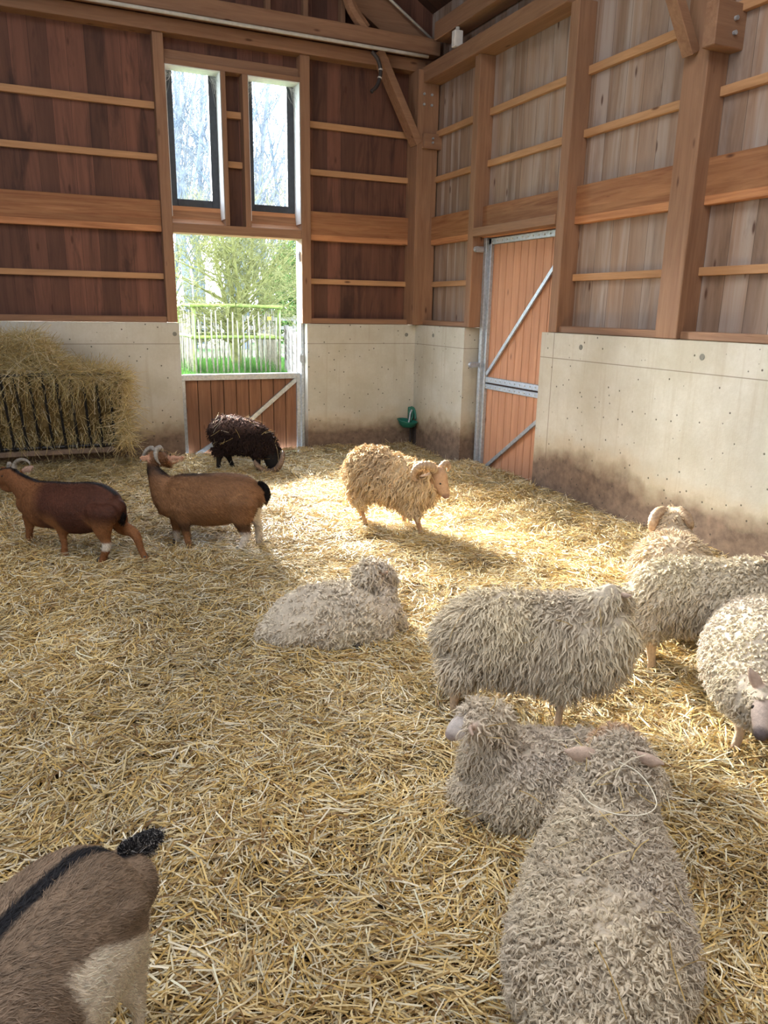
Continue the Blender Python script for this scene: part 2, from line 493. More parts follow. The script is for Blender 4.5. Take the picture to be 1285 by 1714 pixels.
timber('timber_post', MB().box(XB, 4.14, 6.79, 6.89, 1.44, 3.905, .004), M['timber_z'], 'timber post at the left jamb of the closed plank door', 'post', P_)
timber('timber_post', MB().box(XB, 4.14, 5.345, 5.455, 1.44, 3.905, .004), M['timber_z'], 'tall timber post at the right jamb of the closed plank door', 'post', P_)
tp = empty('timber_post', (4.05, 4.1, 1.44), 'broad pale timber post on the side wall nearest the camera with bolted block', 'post', P_)
local(MB().box(XB - .005, 4.184, 3.993, 4.20, 1.44, 4.6, .005), 'shaft', M['timber_z'], tp)
local(MB().box(3.90, 4.22, 3.89, 3.99, 3.19, 3.44, .005), 'clamp_block', M['timber_x'], tp)
b = MB()
for z in (3.35, 3.27): local(MB().tube([(4.05, 3.895, z), (4.05, 3.872, z)], .014, 8), 'bolt_head', M['steel'], tp)
timber('timber_brace', MB().bar((3.95, 4.12, 3.20), (3.1, 4.12, 4.55), .07, .09, (0, 1, 0), .004), M['timber_x'], 'short diagonal brace rising into the room from the broad post', 'brace')
timber('door_lintel', MB().box(1.30, 2.618, 8.0, 8.2, 2.30, 2.388, .003), M['timber_x'], 'timber lintel between the open half door and the windows', 'lintel')
timber('door_lintel', MB().box(XB - .01, 4.14, 5.455, 6.79, 2.305, 2.382, .003), M['timber_y'], 'timber lintel over the closed plank door', 'lintel')
timber('window_header', MB().box(1.30, 2.618, 8.01, 8.2, 3.782, 3.828, .003), M['timber_x'], 'thin board directly over the two windows', 'header')
timber('window_header', MB().box(1.30, 2.618, 8.06, 8.16, 3.832, 3.915, .003), M['timber_x'], 'recessed beam over the two windows below the dark gap', 'header')
timber('window_stud', MB().box(1.822, 1.867, 8.0, 8.26, 2.388, 3.782, .003), M['timber_z'], 'narrow stud right beside the left window', 'stud', 'studs between the windows')
timber('window_stud', MB().box(2.03, 2.085, 8.0, 8.26, 2.388, 3.782, .003), M['timber_z'], 'narrow stud left beside the right window', 'stud', 'studs between the windows')
timber('wall_plate', MB().box(-6, 4.0, 7.97, 8.2, 4.03, 4.15, .004), M['timber_x'], 'lower horizontal beam on top of the back wall posts under the pipe', 'beam')
timber('tie_beam', MB().box(-6, 4.08, 7.80, 7.96, 4.155, 4.305, .005), M['timber_x'], 'upper horizontal beam of the back wall above the pipe', 'beam')
timber('wall_plate', MB().box(3.93, 4.14, 5.455, 8.0, 3.905, 4.055, .005), M['timber_y'], 'horizontal plate beam along the top of the side wall', 'beam')
timber('timber_brace', MB().bar((3.43, 7.94, 4.14), (3.90, 7.94, 3.32), .08, .165, (0, 1, 0), .004), M['timber_x'], 'diagonal brace from the corner post up to the back wall beam', 'brace')
# swap the wide face of the corner brace into the wall plane
timber('rafter', MB().bar((4.12, 8.03, 4.165), (2.4, 8.03, 5.176), .07, .30, (0, 0, 1), .004), M['timber_x'], 'broad sloping rafter board over the corner of the barn', 'rafter')
timber('timber_brace', MB().tube(spline([(3.26, 7.86, 4.30), (3.12, 7.86, 4.45), (3.03, 7.86, 4.62), (2.8, 7.86, 4.9)]), .06, 8), M['timber_x'], 'curved brace rising from the tie beam beside the broad rafter', 'brace')
timber('eave_beam', MB().box(3.93, 4.12, -4.5, 7.66, 4.235, 4.40, .004), M['timber_y'], 'dark eave beam running along the side wall above the plate', 'beam')
for x, lab in ((2.28, 'small vertical stud above the tie beam, leftmost of the three in the dark gable'), (2.66, 'small vertical stud above the tie beam, middle one of the three in the dark gable'), (3.05, 'small vertical stud above the tie beam, nearest the curved brace in the dark gable')):
    timber('gable_stud', MB().box(x, x + .05, 8.0, 8.08, 4.306, 5.3, .003), M['timber_z'], lab, 'stud', 'studs in the dark gable')
b = MB(); b.box(-6.2, 4.5, 8.15, 8.3, 4.88, 7.5)
b.build('gable_boards', M['boards_a'], wb)
# roof slopes up from the side wall, closing the dark void
cl = MB(); cl.add([(4.6, -4.8, 4.38), (4.6, 8.3, 4.38), (-0.9, 8.3, 7.5), (-0.9, -4.8, 7.5), (4.6, -4.8, 4.45), (4.6, 8.3, 4.45), (-0.9, 8.3, 7.57), (-0.9, -4.8, 7.57)],
    [(0, 1, 2, 3), (4, 7, 6, 5), (0, 4, 5, 1), (1, 5, 6, 2), (2, 6, 7, 3), (3, 7, 4, 0)])
cl.add([(-6.4, -4.8, 4.38), (-6.4, 8.3, 4.38), (-0.9, 8.3, 7.5), (-0.9, -4.8, 7.5), (-6.4, -4.8, 4.45), (-6.4, 8.3, 4.45), (-0.9, 8.3, 7.57), (-0.9, -4.8, 7.57)],
    [(3, 2, 1, 0), (5, 6, 7, 4), (1, 5, 4, 0), (2, 6, 5, 1), (3, 7, 6, 2), (0, 4, 7, 3)])
o = cl.build('ceiling', M['roof']); put(o, kind='structure')
wl = MB(); wl.box(-6.3, -6.0, -4.8, 8.25, -.3, 5.0); o = wl.build('wall_left', M['boards_b']); put(o, kind='structure')
wf = MB(); wf.box(-6.3, 4.5, -4.8, -4.5, -.3, 7.5); o = wf.build('wall_front', M['boards_a']); put(o, kind='structure')

# --- windows
def window(n, x0, x1):
    w = empty('window_%d' % n, ((x0 + x1) / 2, 8.25, 2.4), kind='structure')
    y0, y1, zb, zt = 8.20, 8.27, 2.565, 3.86
    f = MB()
    gx0, gx1, gz0 = x0 + .092, x1 - .080, 2.635
    f.box(x0, gx0, y0, y1, zb, zt, .004); f.box(gx1, x1, y0, y1, zb, zt, .004)
    f.box(gx0, gx1, y0, y1, zb, gz0, .004); f.box(gx0, gx1, y0, y1, 3.80, zt, .004)
    local(f, 'window_frame', M['frame'], w)
    local(MB().box(gx0, gx1, 8.235, 8.245, gz0, 3.80), 'pane', M['glass'], w)
    s = MB(); s.add([(x0, 8.02, 2.388), (x1, 8.02, 2.388), (x1, 8.27, 2.388), (x0, 8.27, 2.388), (x0, 8.16, 2.44), (x1, 8.16, 2.44), (x1, 8.20, 2.566), (x0, 8.20, 2.566), (x0, 8.27, 2.566), (x1, 8.27, 2.566)],
        [(0, 1, 5, 4), (4, 5, 6, 7), (7, 6, 9, 8), (0, 3, 2, 1), (8, 9, 2, 3), (0, 4, 7, 8, 3), (1, 2, 9, 6, 5)])
    local(s, 'window_sill', M['rail_x'], w)
    r = MB(); r.box(x1 - .006, x1 - .0005, 8.01, 8.20, 2.45, 3.78); r.box(x0 + .0005, x0 + .006, 8.01, 8.20, 2.45, 3.78); r.box(x0, x1, 8.015, 8.20, 3.774, 3.781)
    local(r, 'reveal_lining', M['pale'], w)
window(1, 1.302, 1.820); window(2, 2.087, 2.616)

# --- half door in the back wall
def planks(mb, ax, a0, a1, d0, d1, z0, z1, n, g=.007):
    w = (a1 - a0) / n
    for i in range(n):
        p, q = a0 + i * w + g / 2, a0 + (i + 1) * w - g / 2
        if ax == 'x': mb.box(p, q, d0, d1, z0, z1, .003)
        else: mb.box(d0, d1, p, q, z0, z1, .003)
    return mb
d1 = empty('door_1', (1.97, 8.17, 0), kind='structure')
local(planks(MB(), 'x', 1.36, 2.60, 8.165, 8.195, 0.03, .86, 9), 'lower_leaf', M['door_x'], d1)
f = MB()
f.box(1.325, 1.365, 8.13, 8.20, 0.02, .905, .003); f.box(2.585, 2.625, 8.13, 8.20, 0.02, .905, .003); f.box(1.325, 2.625, 8.125, 8.20, .845, .905, .003)
local(f, 'steel_frame', M['steel'], d1)
local(MB().box(1.36, 2.60, 8.192, 8.205, .03, .86), 'light_stop_board', M['boards_a'], d1)  # added dark sheet, keeps outside light from leaking through the plank gaps
local(MB().bar((2.05, 8.145, .40), (2.59, 8.145, .84), .045, .02, (0, 1, 0)).bar((1.40, 8.145, .02), (2.05, 8.145, .40), .045, .02, (0, 1, 0)), 'diagonal_strap', M['steel'], d1)
b = MB()
for i in range(17): b.tube([(1.39 + i * .074, 8.127, .875), (1.39 + i * .074, 8.120, .875)], .006, 8)
local(b, 'rivets', M['pipe'], d1)
local(MB().box(2.630, 2.662, 8.10, 8.24, 0.02, 2.30, .003), 'jamb_steel', M['steel'], d1)
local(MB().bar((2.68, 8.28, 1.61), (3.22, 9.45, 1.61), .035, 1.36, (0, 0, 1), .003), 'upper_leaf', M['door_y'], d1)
b = MB()
for z in (2.13, 1.07): b.box(2.60, 2.64, 8.06, 8.12, z - .035, z + .035, .004)
for z in (2.13, 1.07): b.tube([(2.615, 8.07, z - .05), (2.615, 8.07, z + .05)], .012, 8)
local(b, 'hinge', M['steel'], d1)
# --- closed double leaf plank door in the side wall
d2 = empty('door_2', (4.16, 6.1, 0), kind='structure')
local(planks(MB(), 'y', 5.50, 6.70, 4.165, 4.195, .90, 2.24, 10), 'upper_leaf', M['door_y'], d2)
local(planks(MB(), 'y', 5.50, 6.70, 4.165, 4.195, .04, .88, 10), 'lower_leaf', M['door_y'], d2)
f = MB()
f.box(4.13, 4.17, 6.69, 6.735, .02, 2.29, .003); f.box(4.13, 4.17, 5.465, 5.505, .02, 2.29, .003)
f.box(4.13, 4.20, 5.465, 6.735, 2.235, 2.29, .003); f.box(4.14, 4.17, 5.5, 6.69, .90, .955, .003); f.box(4.14, 4.17, 5.5, 6.69, .835, .885, .003)
local(f, 'steel_frame', M['steel'], d2)
local(MB().box(4.197, 4.225, 5.38, 6.90, -.02, 2.40), 'light_stop_board', M['boards_a'], d2)  # added panel, blocks sky light leaking in around the frame and planks
local(MB().bar((4.14, 6.67, .98), (4.14, 5.50, 2.14), .035, .018, (1, 0, 0)), 'diagonal_strap', M['steel'], d2)
local(MB().bar((4.14, 6.62, .02), (4.14, 5.50, .80), .035, .018, (1, 0, 0)), 'diagonal_strap', M['steel'], d2)
b = MB()
for i in range(14):
    y = 5.56 + i * .085
    b.tube([(4.14, y, .928), (4.133, y, .928)], .006, 6); b.tube([(4.14, y, .86), (4.133, y, .86)], .006, 6); b.tube([(4.13, y, 2.262), (4.122, y, 2.262)], .006, 6)
local(b, 'rivets', M['pipe'], d2)
local(MB().box(4.10, 4.16, 6.735, 6.785, .0, 2.30, .002), 'jamb_steel', M['steel'], d2)
for z in (2.19, 1.07):
    b = MB(); b.box(4.00, 4.10, 6.755, 6.785, z - .028, z + .028, .012); b.tube([(4.015, 6.75, z), (4.015, 6.79, z)], .028, 12)
    local(b, 'latch_plate', M['steel'], d2)

# --- pipes, hose, box, drinking bowl
o = MB().tube(spline([(-6, 7.78, 4.128), (0, 7.78, 4.128), (2, 7.78, 4.127), (3.93, 7.78, 4.123)], 6), .016, 10).build('conduit_pipe', M['pipe'], None, True)
put(o, 'long white pipe running under the upper beam of the back wall', 'pipe')
o = MB().tube([(4.05, 7.93, 4.335), (3.57, 7.93, 4.62), (2.9, 7.93, 5.01)], .014, 10).build('conduit_pipe', M['pipe'], None, True)
put(o, 'short white pipe sloping up along the broad rafter', 'pipe')
jb = empty('junction_box', (3.95, 7.2, 4.05), 'small white box sitting on the side wall plate near the corner', 'electrical box')
local(MB().box(3.90, 3.99, 7.165, 7.235, 4.056, 4.20, .006), 'housing', M['pale'], jb)
local(MB().tube([(3.945, 7.2, 4.20), (3.945, 7.2, 4.23)], .02, 10), 'cable_gland', M['pipe'], jb)
hs = empty('hanging_hose', (3.35, 7.78, 3.7), 'dark short hose hanging from the back wall beam near the brace', 'hose')
local(MB().tube(spline([(3.30, 7.79, 4.09), (3.36, 7.78, 4.03), (3.395, 7.78, 3.94), (3.385, 7.77, 3.86), (3.35, 7.76, 3.78), (3.285, 7.75, 3.715)], 6), .019, 10), 'tube', M['cable'], hs, True)
for q in ([(3.398, 7.78, 3.945), (3.396, 7.78, 3.93)], [(3.386, 7.77, 3.865), (3.382, 7.77, 3.852)]): local(MB().tube(q, .022, 10), 'clip', M['pipe'], hs)
bw = empty('drinking_bowl', (3.86, 7.86, 0.3), 'green animal drinking bowl fixed in the corner of the concrete walls', 'drinking bowl')
V = []; F = []
prof = [(.0, -.075), (.05, -.07), (.085, -.045), (.105, 0), (.112, .012), (.10, .012), (.092, -.004), (.072, -.04), (.04, -.058), (0, -.062)]
n = 28
for r, z in prof:
    for j in range(n):
        a = 2 * math.pi * j / n
        V.append((3.845 + r * 1.12 * math.cos(a), 7.88 + r * .95 * math.sin(a), .345 + z + .02 * (math.cos(a - 2.4) if r > .06 else 0) * (r / .1)))
for i in range(len(prof) - 1):
    for j in range(n): F.append((i * n + j, i * n + (j + 1) % n, (i + 1) * n + (j + 1) % n, (i + 1) * n + j))
local(MB().add(V, F), 'basin', M['green'], bw, True)
b = MB(); b.tube(spline([(3.905, 7.93, .33), (3.94, 7.94, .40), (3.945, 7.95, .47), (3.925, 7.96, .50)], 5), .014, 8); b.tube(spline([(3.96, 7.90, .36), (3.965, 7.92, .42), (3.96, 7.95, .48), (3.925, 7.96, .50)], 5), .012, 8)
b.box(3.90, 3.965, 7.955, 7.995, .36, .50, .008)
local(b, 'bracket', M['green'], bw, True)
local(MB().tube(spline([(3.925, 7.93, .47), (3.90, 7.92, .43), (3.88, 7.90, .36), (3.86, 7.89, .315)], 5), .011, 8), 'valve_tongue', M['steel'], bw, True)
local(MB().tube([(3.925, 7.955, .36), (3.925, 7.955, -.02)], .013, 10).box(3.955, XB, 7.90, 7.97, 0, .33, .003), 'supply_pipe', M['cable'], bw)

# --- cobwebs in the upper corners of the windows
rng = np.random.default_rng(5)
for (x, z, sx, lab) in ((1.31, 3.77, 1, 'left upper corner of the left window'), (1.812, 3.77, -1, 'right upper corner of the left window'),
                   (2.095, 3.77, 1, 'left upper corner of the right window'), (2.608, 3.77, -1, 'right upper corner of the right window')):
    b = MB()
    for k in range(26):
        a = (x + sx * rng.uniform(0, .03), 8.10 + rng.uniform(-.06, .09), z - abs(rng.normal(0, .12)))
        c_ = (x + sx * abs(rng.normal(0, .06)), 8.17 + rng.uniform(-.06, .02), z - rng.uniform(0, .03))
        mid = ((a[0] + c_[0]) / 2, (a[1] + c_[1]) / 2 - .01, (a[2] + c_[2]) / 2 - .02)
        b.tube([a, mid, c_], .0011, 3, False)
    o = b.build('cobweb', M['web']); put(o, 'dusty cobweb in the ' + lab, 'cobweb', 'cobwebs at the windows')

# ------------------------------------------------------------------ straw bed
def hfun(x, y):
    p = np.stack([x, y, np.zeros_like(x)], 1)
    h = 0.022 * fbm(p * 2.1, 3, 3) + 0.012 * fbm(p * 7.0, 2, 9)
    h = h + 0.05 * np.clip((y - 7.3) / .7, 0, 1) + 0.07 * np.exp(-((x - 3.7) / .5) ** 2 - ((y - 6.0) / .9) ** 2)
    h = h + 0.05 * np.clip((x - 3.5) / .45, 0, 1) * np.clip((6 - y), 0, 1)
    return np.maximum(h, -0.02)
gx, gy = np.arange(-6, 4.33, .06), np.arange(-4.5, 8.16, .06)
GX, GY = np.meshgrid(gx, gy, indexing='ij')
hz = hfun(GX.ravel(), GY.ravel()) - 0.012
V = np.stack([GX.ravel(), GY.ravel(), hz], 1)
ny = len(gy); ii, jj = np.meshgrid(np.arange(len(gx) - 1), np.arange(ny - 1), indexing='ij')
b = (ii * ny + jj).ravel()
F = np.stack([b, b + ny, b + ny + 1, b + 1], 1)
def bed_mat():
    g = G('trampled_straw_bed'); v = g.obj()
    cols = (0.22, 0.14, 0.06), (0.05, 0.03, 0.016)
    tot = None
    for k, a in enumerate((0.3, 1.4, 2.5)):
        r = g.n('ShaderNodeMapping', {'Vector': v, 'Rotation': (0, 0, a), 'Scale': (14, 190, 30)}).outputs[0]
        n = g.noise(r, 1.0, 3, .6, 1.5)
        tot = n if tot is None else g.math('MAXIMUM', tot, n)
    c = g.mix(g.ramp(tot, .5, .72), cols[1], cols[0])
    g.bump(tot, .8, .02)
    return g.done(c, .9)
o = link('floor', raw_mesh('floor', V, F, smooth=True), bed_mat()); put(o, kind='structure')

PAL = np.array([(.78, .64, .36), (.70, .52, .22), (.62, .42, .14), (.86, .78, .60), (.46, .31, .13), (.26, .15, .06), (.68, .62, .45)])
PW = np.array([.22, .2, .14, .16, .12, .07, .09])
def straw(n, rng, xy=None, zfun=hfun, ln=(.04, .17), wd=(.0022, .0055), lift=.035, tilt=.16, segs=2, pal=PAL, pw=PW):
    x, y = xy
    L = rng.uniform(ln[0], ln[1], n) * rng.uniform(.6, 1.2, n)
    # local lay direction varies slowly so the straw forms swirls and tufts
    p = np.stack([x, y, np.zeros(n)], 1)
    a = rng.uniform(0, np.pi, n) + 0.0
    sw = fbm(p * 2.6, 2, 31) * 3.0
    a = np.where(rng.random(n) < .55, sw + rng.normal(0, .45, n), a)
    t = rng.normal(0, tilt, n)
    D = np.stack([np.cos(a) * np.cos(t), np.sin(a) * np.cos(t), np.sin(t)], 1)
    N = np.stack([-D[:, 1], D[:, 0], np.zeros(n)], 1); N = unit(N)
    k = segs + 1
    s = np.linspace(-.5, .5, k)
    bend = rng.normal(0, .10, n) * L; bz = rng.normal(0, .05, n) * L
    z = zfun(x, y) + rng.uniform(0, 1, n) ** 1.5 * lift + .003
    C = np.stack([x, y, z], 1)
    P = C[:, None] + D[:, None] * (s[None, :, None] * L[:, None, None])
    P += N[:, None] * (bend[:, None] * (1 - 4 * s[None] ** 2))[..., None]
    P[..., 2] += bz[:, None] * (1 - 4 * s[None] ** 2)
    gz = zfun(P[..., 0].ravel(), P[..., 1].ravel()).reshape(n, k)
    P[..., 2] = np.maximum(P[..., 2], gz + .001)
    roll = rng.normal(0, .55, n)
    S = unit(N * np.cos(roll)[:, None] + np.array([0, 0, 1.0]) * np.sin(roll)[:, None])
    W = np.repeat(rng.uniform(wd[0], wd[1], n)[:, None], k, 1)
    V, F = ribbons(P, W, np.repeat(S[:, None], k, 1))
    patch = np.clip(.5 + .5 * fbm(p * 1.7, 3, 77), 0, 1)
    ci = rng.choice(len(pal), n, p=pw / pw.sum())
    c = pal[ci] * rng.uniform(.8, 1.15, n)[:, None]
    c = c * (0.80 + .30 * patch[:, None]) 
    c = np.clip(c, 0, .9)
    return V, F, np.repeat(c, 2 * k, 0)
M['straw'] = attr_mat('straw_stalks', 0.5, trans=0.06, spec=0.4)
rng = np.random.default_rng(11)
NC = 860000
cx, cy = rng.uniform(-6, 4.1, NC), rng.uniform(-1.0, 8.1, NC)
r = np.hypot(cx, cy); az = np.arctan2(cx, cy)
inview = (az > -.25) & (az < 1.22) & (r > .75)
prob = np.where(inview, np.clip(1.55 / np.maximum(r, 1) ** .45, 0, 1), .28)
prob *= ~((cx > XB - .02) & ((cy < 5.54) | (cy > 6.87)))
keep = rng.random(NC) < prob
cx, cy = cx[keep], cy[keep]
V, F, Cc = straw(len(cx), rng, (cx, cy))
o = link('straw_litter', raw_mesh('straw', V, F, Cc), M['straw'])
put(o, 'loose golden straw covering the whole barn floor', 'straw', None, 'stuff')
# fluffier tufts lying on top
nt = 900
tx, ty = rng.uniform(-3, 4.0, nt), rng.uniform(.9, 7.9, nt)
tx = np.concatenate([tx, rng.uniform(3.1, 3.95, 160), rng.uniform(-3, 3.9, 160)]); ty = np.concatenate([ty, rng.uniform(3.5, 6.7, 160), rng.uniform(7.3, 7.95, 160)])
sel = ~((tx > XB - .06) & ((ty < 5.6) | (ty > 6.8))); tx, ty = tx[sel], ty[sel]
m_ = 46
X = np.repeat(tx, m_) + rng.normal(0, .055, len(tx) * m_); Y = np.repeat(ty, m_) + rng.normal(0, .055, len(tx) * m_)
X = np.where((Y < 5.54) | (Y > 6.87), np.minimum(X, XB - .03), X); Y = np.minimum(Y, 7.97)
V, F, Cc = straw(len(X), rng, (X, Y), ln=(.05, .15), lift=.05, tilt=.45)
o = link('straw_tufts', raw_mesh('straw_tufts', V, F, Cc), M['straw'])
put(o, 'raised fluffy tufts of straw along the walls and between the animals', 'straw', None, 'stuff')

# ------------------------------------------------------------------ hay rack
rk = empty('hay_rack', (-0.4, 7.75, 0), 'black barred hay rack full of hay on the left of the back wall', 'hay rack')
for i in range(17):
    x = .60 - i * .112
    local(MB().tube([(x, 7.79, .26), (x - .045, 7.43, .985)], .0125, 8), 'bar', M['black'], rk)
local(MB().tube([(.66, 7.44, .985), (-1.4, 7.44, .985)], .014, 8), 'top_rail', M['black'], rk)
local(MB().tube([(.66, 7.80, .27), (-1.4, 7.80, .27)], .014, 8), 'bottom_rail', M['black'], rk)
local(MB().tube([(.655, 7.80, .27), (.655, 7.44, .985), (.655, 7.99, .985), (.655, 7.99, .27), (.655, 7.80, .27)], .012, 8), 'side_frame', M['black'], rk)
local(MB().box(-1.5, .60, 7.80, 7.99, .19, .245, .008), 'ledge', M['concrete'], rk)
HAY = np.array([(.55, .44, .22), (.48, .36, .15), (.62, .53, .32), (.36, .26, .11), (.42, .36, .16), (.68, .62, .46)])
HW = np.array([.25, .22, .16, .14, .13, .1])
M['hay'] = attr_mat('hay_stems', 0.65, trans=0.15, spec=0.3)
def htop(x):
    return np.interp(x, [-1.5, -.55, -.25, -.05, .07, .2, .35, .6, .72], [1.42, 1.40, 1.33, 1.37, 1.28, 1.12, 1.07, 1.05, .92])
rng = np.random.default_rng(21)
# hay heap core
nx, na = 60, 14
Vc = []; 
for x in np.linspace(-1.5, .66, nx):
    tz = htop(x) - .05
    ring = [(7.98, .28), (7.83, .30), (7.70, .50), (7.58, .75), (7.50, .95), (7.50, (tz + .95) / 2), (7.60, tz - .05), (7.75, tz), (7.9, tz - .02), (7.985, tz - .1), (7.985, .9), (7.985, .6)]
    for (y, z) in ring: Vc.append((x, y, z))
Vc = np.array(Vc); nr = 12
Vc[:, 1:] += .03 * np.stack([fbm(Vc * 6, 2, 5), fbm(Vc * 6, 2, 8)], 1)
Vc[:, 1] = np.minimum(Vc[:, 1], 7.99)
Fc = [(i * nr + j, i * nr + (j + 1) % nr, (i + 1) * nr + (j + 1) % nr, (i + 1) * nr + j) for i in range(nx - 1) for j in range(nr)]
Fc += [tuple(range(nr)), tuple((nx - 1) * nr + j for j in range(nr - 1, -1, -1))]
n = 24000
x = rng.uniform(-1.5, .70, n); u = rng.random(n)
tz = htop(x)
front = u < .55
v = rng.random(n)
y = np.where(front, 7.85 - (v * .34) - rng.uniform(-.05, .035, n), rng.uniform(7.45, 7.96, n))
z = np.where(front, .30 + v * .70, tz - rng.uniform(0, .10, n) - .25 * np.abs(y - 7.74) )
mid = (~front) & (rng.random(n) < .5)
z = np.where(mid, rng.uniform(.97, 1, n) * (.98 + (tz - 1.0) * rng.random(n)), z); y = np.where(mid, 7.46 + rng.normal(0, .02, n), y)
side = rng.random(n) < .05
x = np.where(side, .68 + rng.normal(0, .03, n), x); z = np.where(side, rng.uniform(.3, 1.0, n), z)
L = np.where(front, rng.uniform(.06, .22, n), rng.uniform(.08, .36, n)); k = 5
D = unit(np.stack([rng.normal(0, 1, n), rng.normal(0, .5, n), np.where(front, rng.normal(0, 1.1, n), rng.normal(0, .5, n))], 1))
C0 = np.stack([x, y, z], 1)
s = np.linspace(0, 1, k)
crv = unit(rng.normal(0, 1, (n, 3)))
P = C0[:, None] + D[:, None] * ((s - .5)[None, :, None] * L[:, None, None]) + crv[:, None] * ((s ** 2)[None, :, None] * (L * .35)[:, None, None])
P[..., 2] -= (s ** 2)[None] * (L * np.where(front, .45, .25))[:, None]
P[..., 1] = np.minimum(P[..., 1], 7.985)
S = unit(np.cross(D, np.array([0, 1.0, 0]) + rng.normal(0, .4, (n, 3))))
W = rng.uniform(.0014, .0042, n)[:, None] * np.ones(k)[None]
V, F = ribbons(P, W, np.repeat(S[:, None], k, 1))
c = HAY[rng.choice(6, n, p=HW)] * rng.uniform(.75, 1.15, n)[:, None]
core = np.array(Vc); m1 = len(core)
o = link('hay', raw_mesh('hay', V, F, np.repeat(c, 2 * k, 0)), M['hay'])
put(o, 'dry hay heaped over and hanging through the black rack', 'hay', None, 'stuff')
hc = raw_mesh('hay_core', core, Fc, np.full((m1, 3), (.20, .14, .06)))
link('packed_hay', hc, M['hay'], o)
# fallen hay under the rack
n = 5000
X = rng.uniform(-1.5, 1.1, n); Y = rng.uniform(7.0, 7.97, n)
V, F, Cc = straw(n, rng, (X, Y), ln=(.08, .24), wd=(.0012, .003), lift=.09, tilt=.35, segs=3, pal=HAY, pw=HW)
o = link('fallen_hay', raw_mesh('fallen_hay', V, F, Cc), M['hay'])
put(o, 'fallen hay on the floor right under the black rack', 'hay', None, 'stuff')

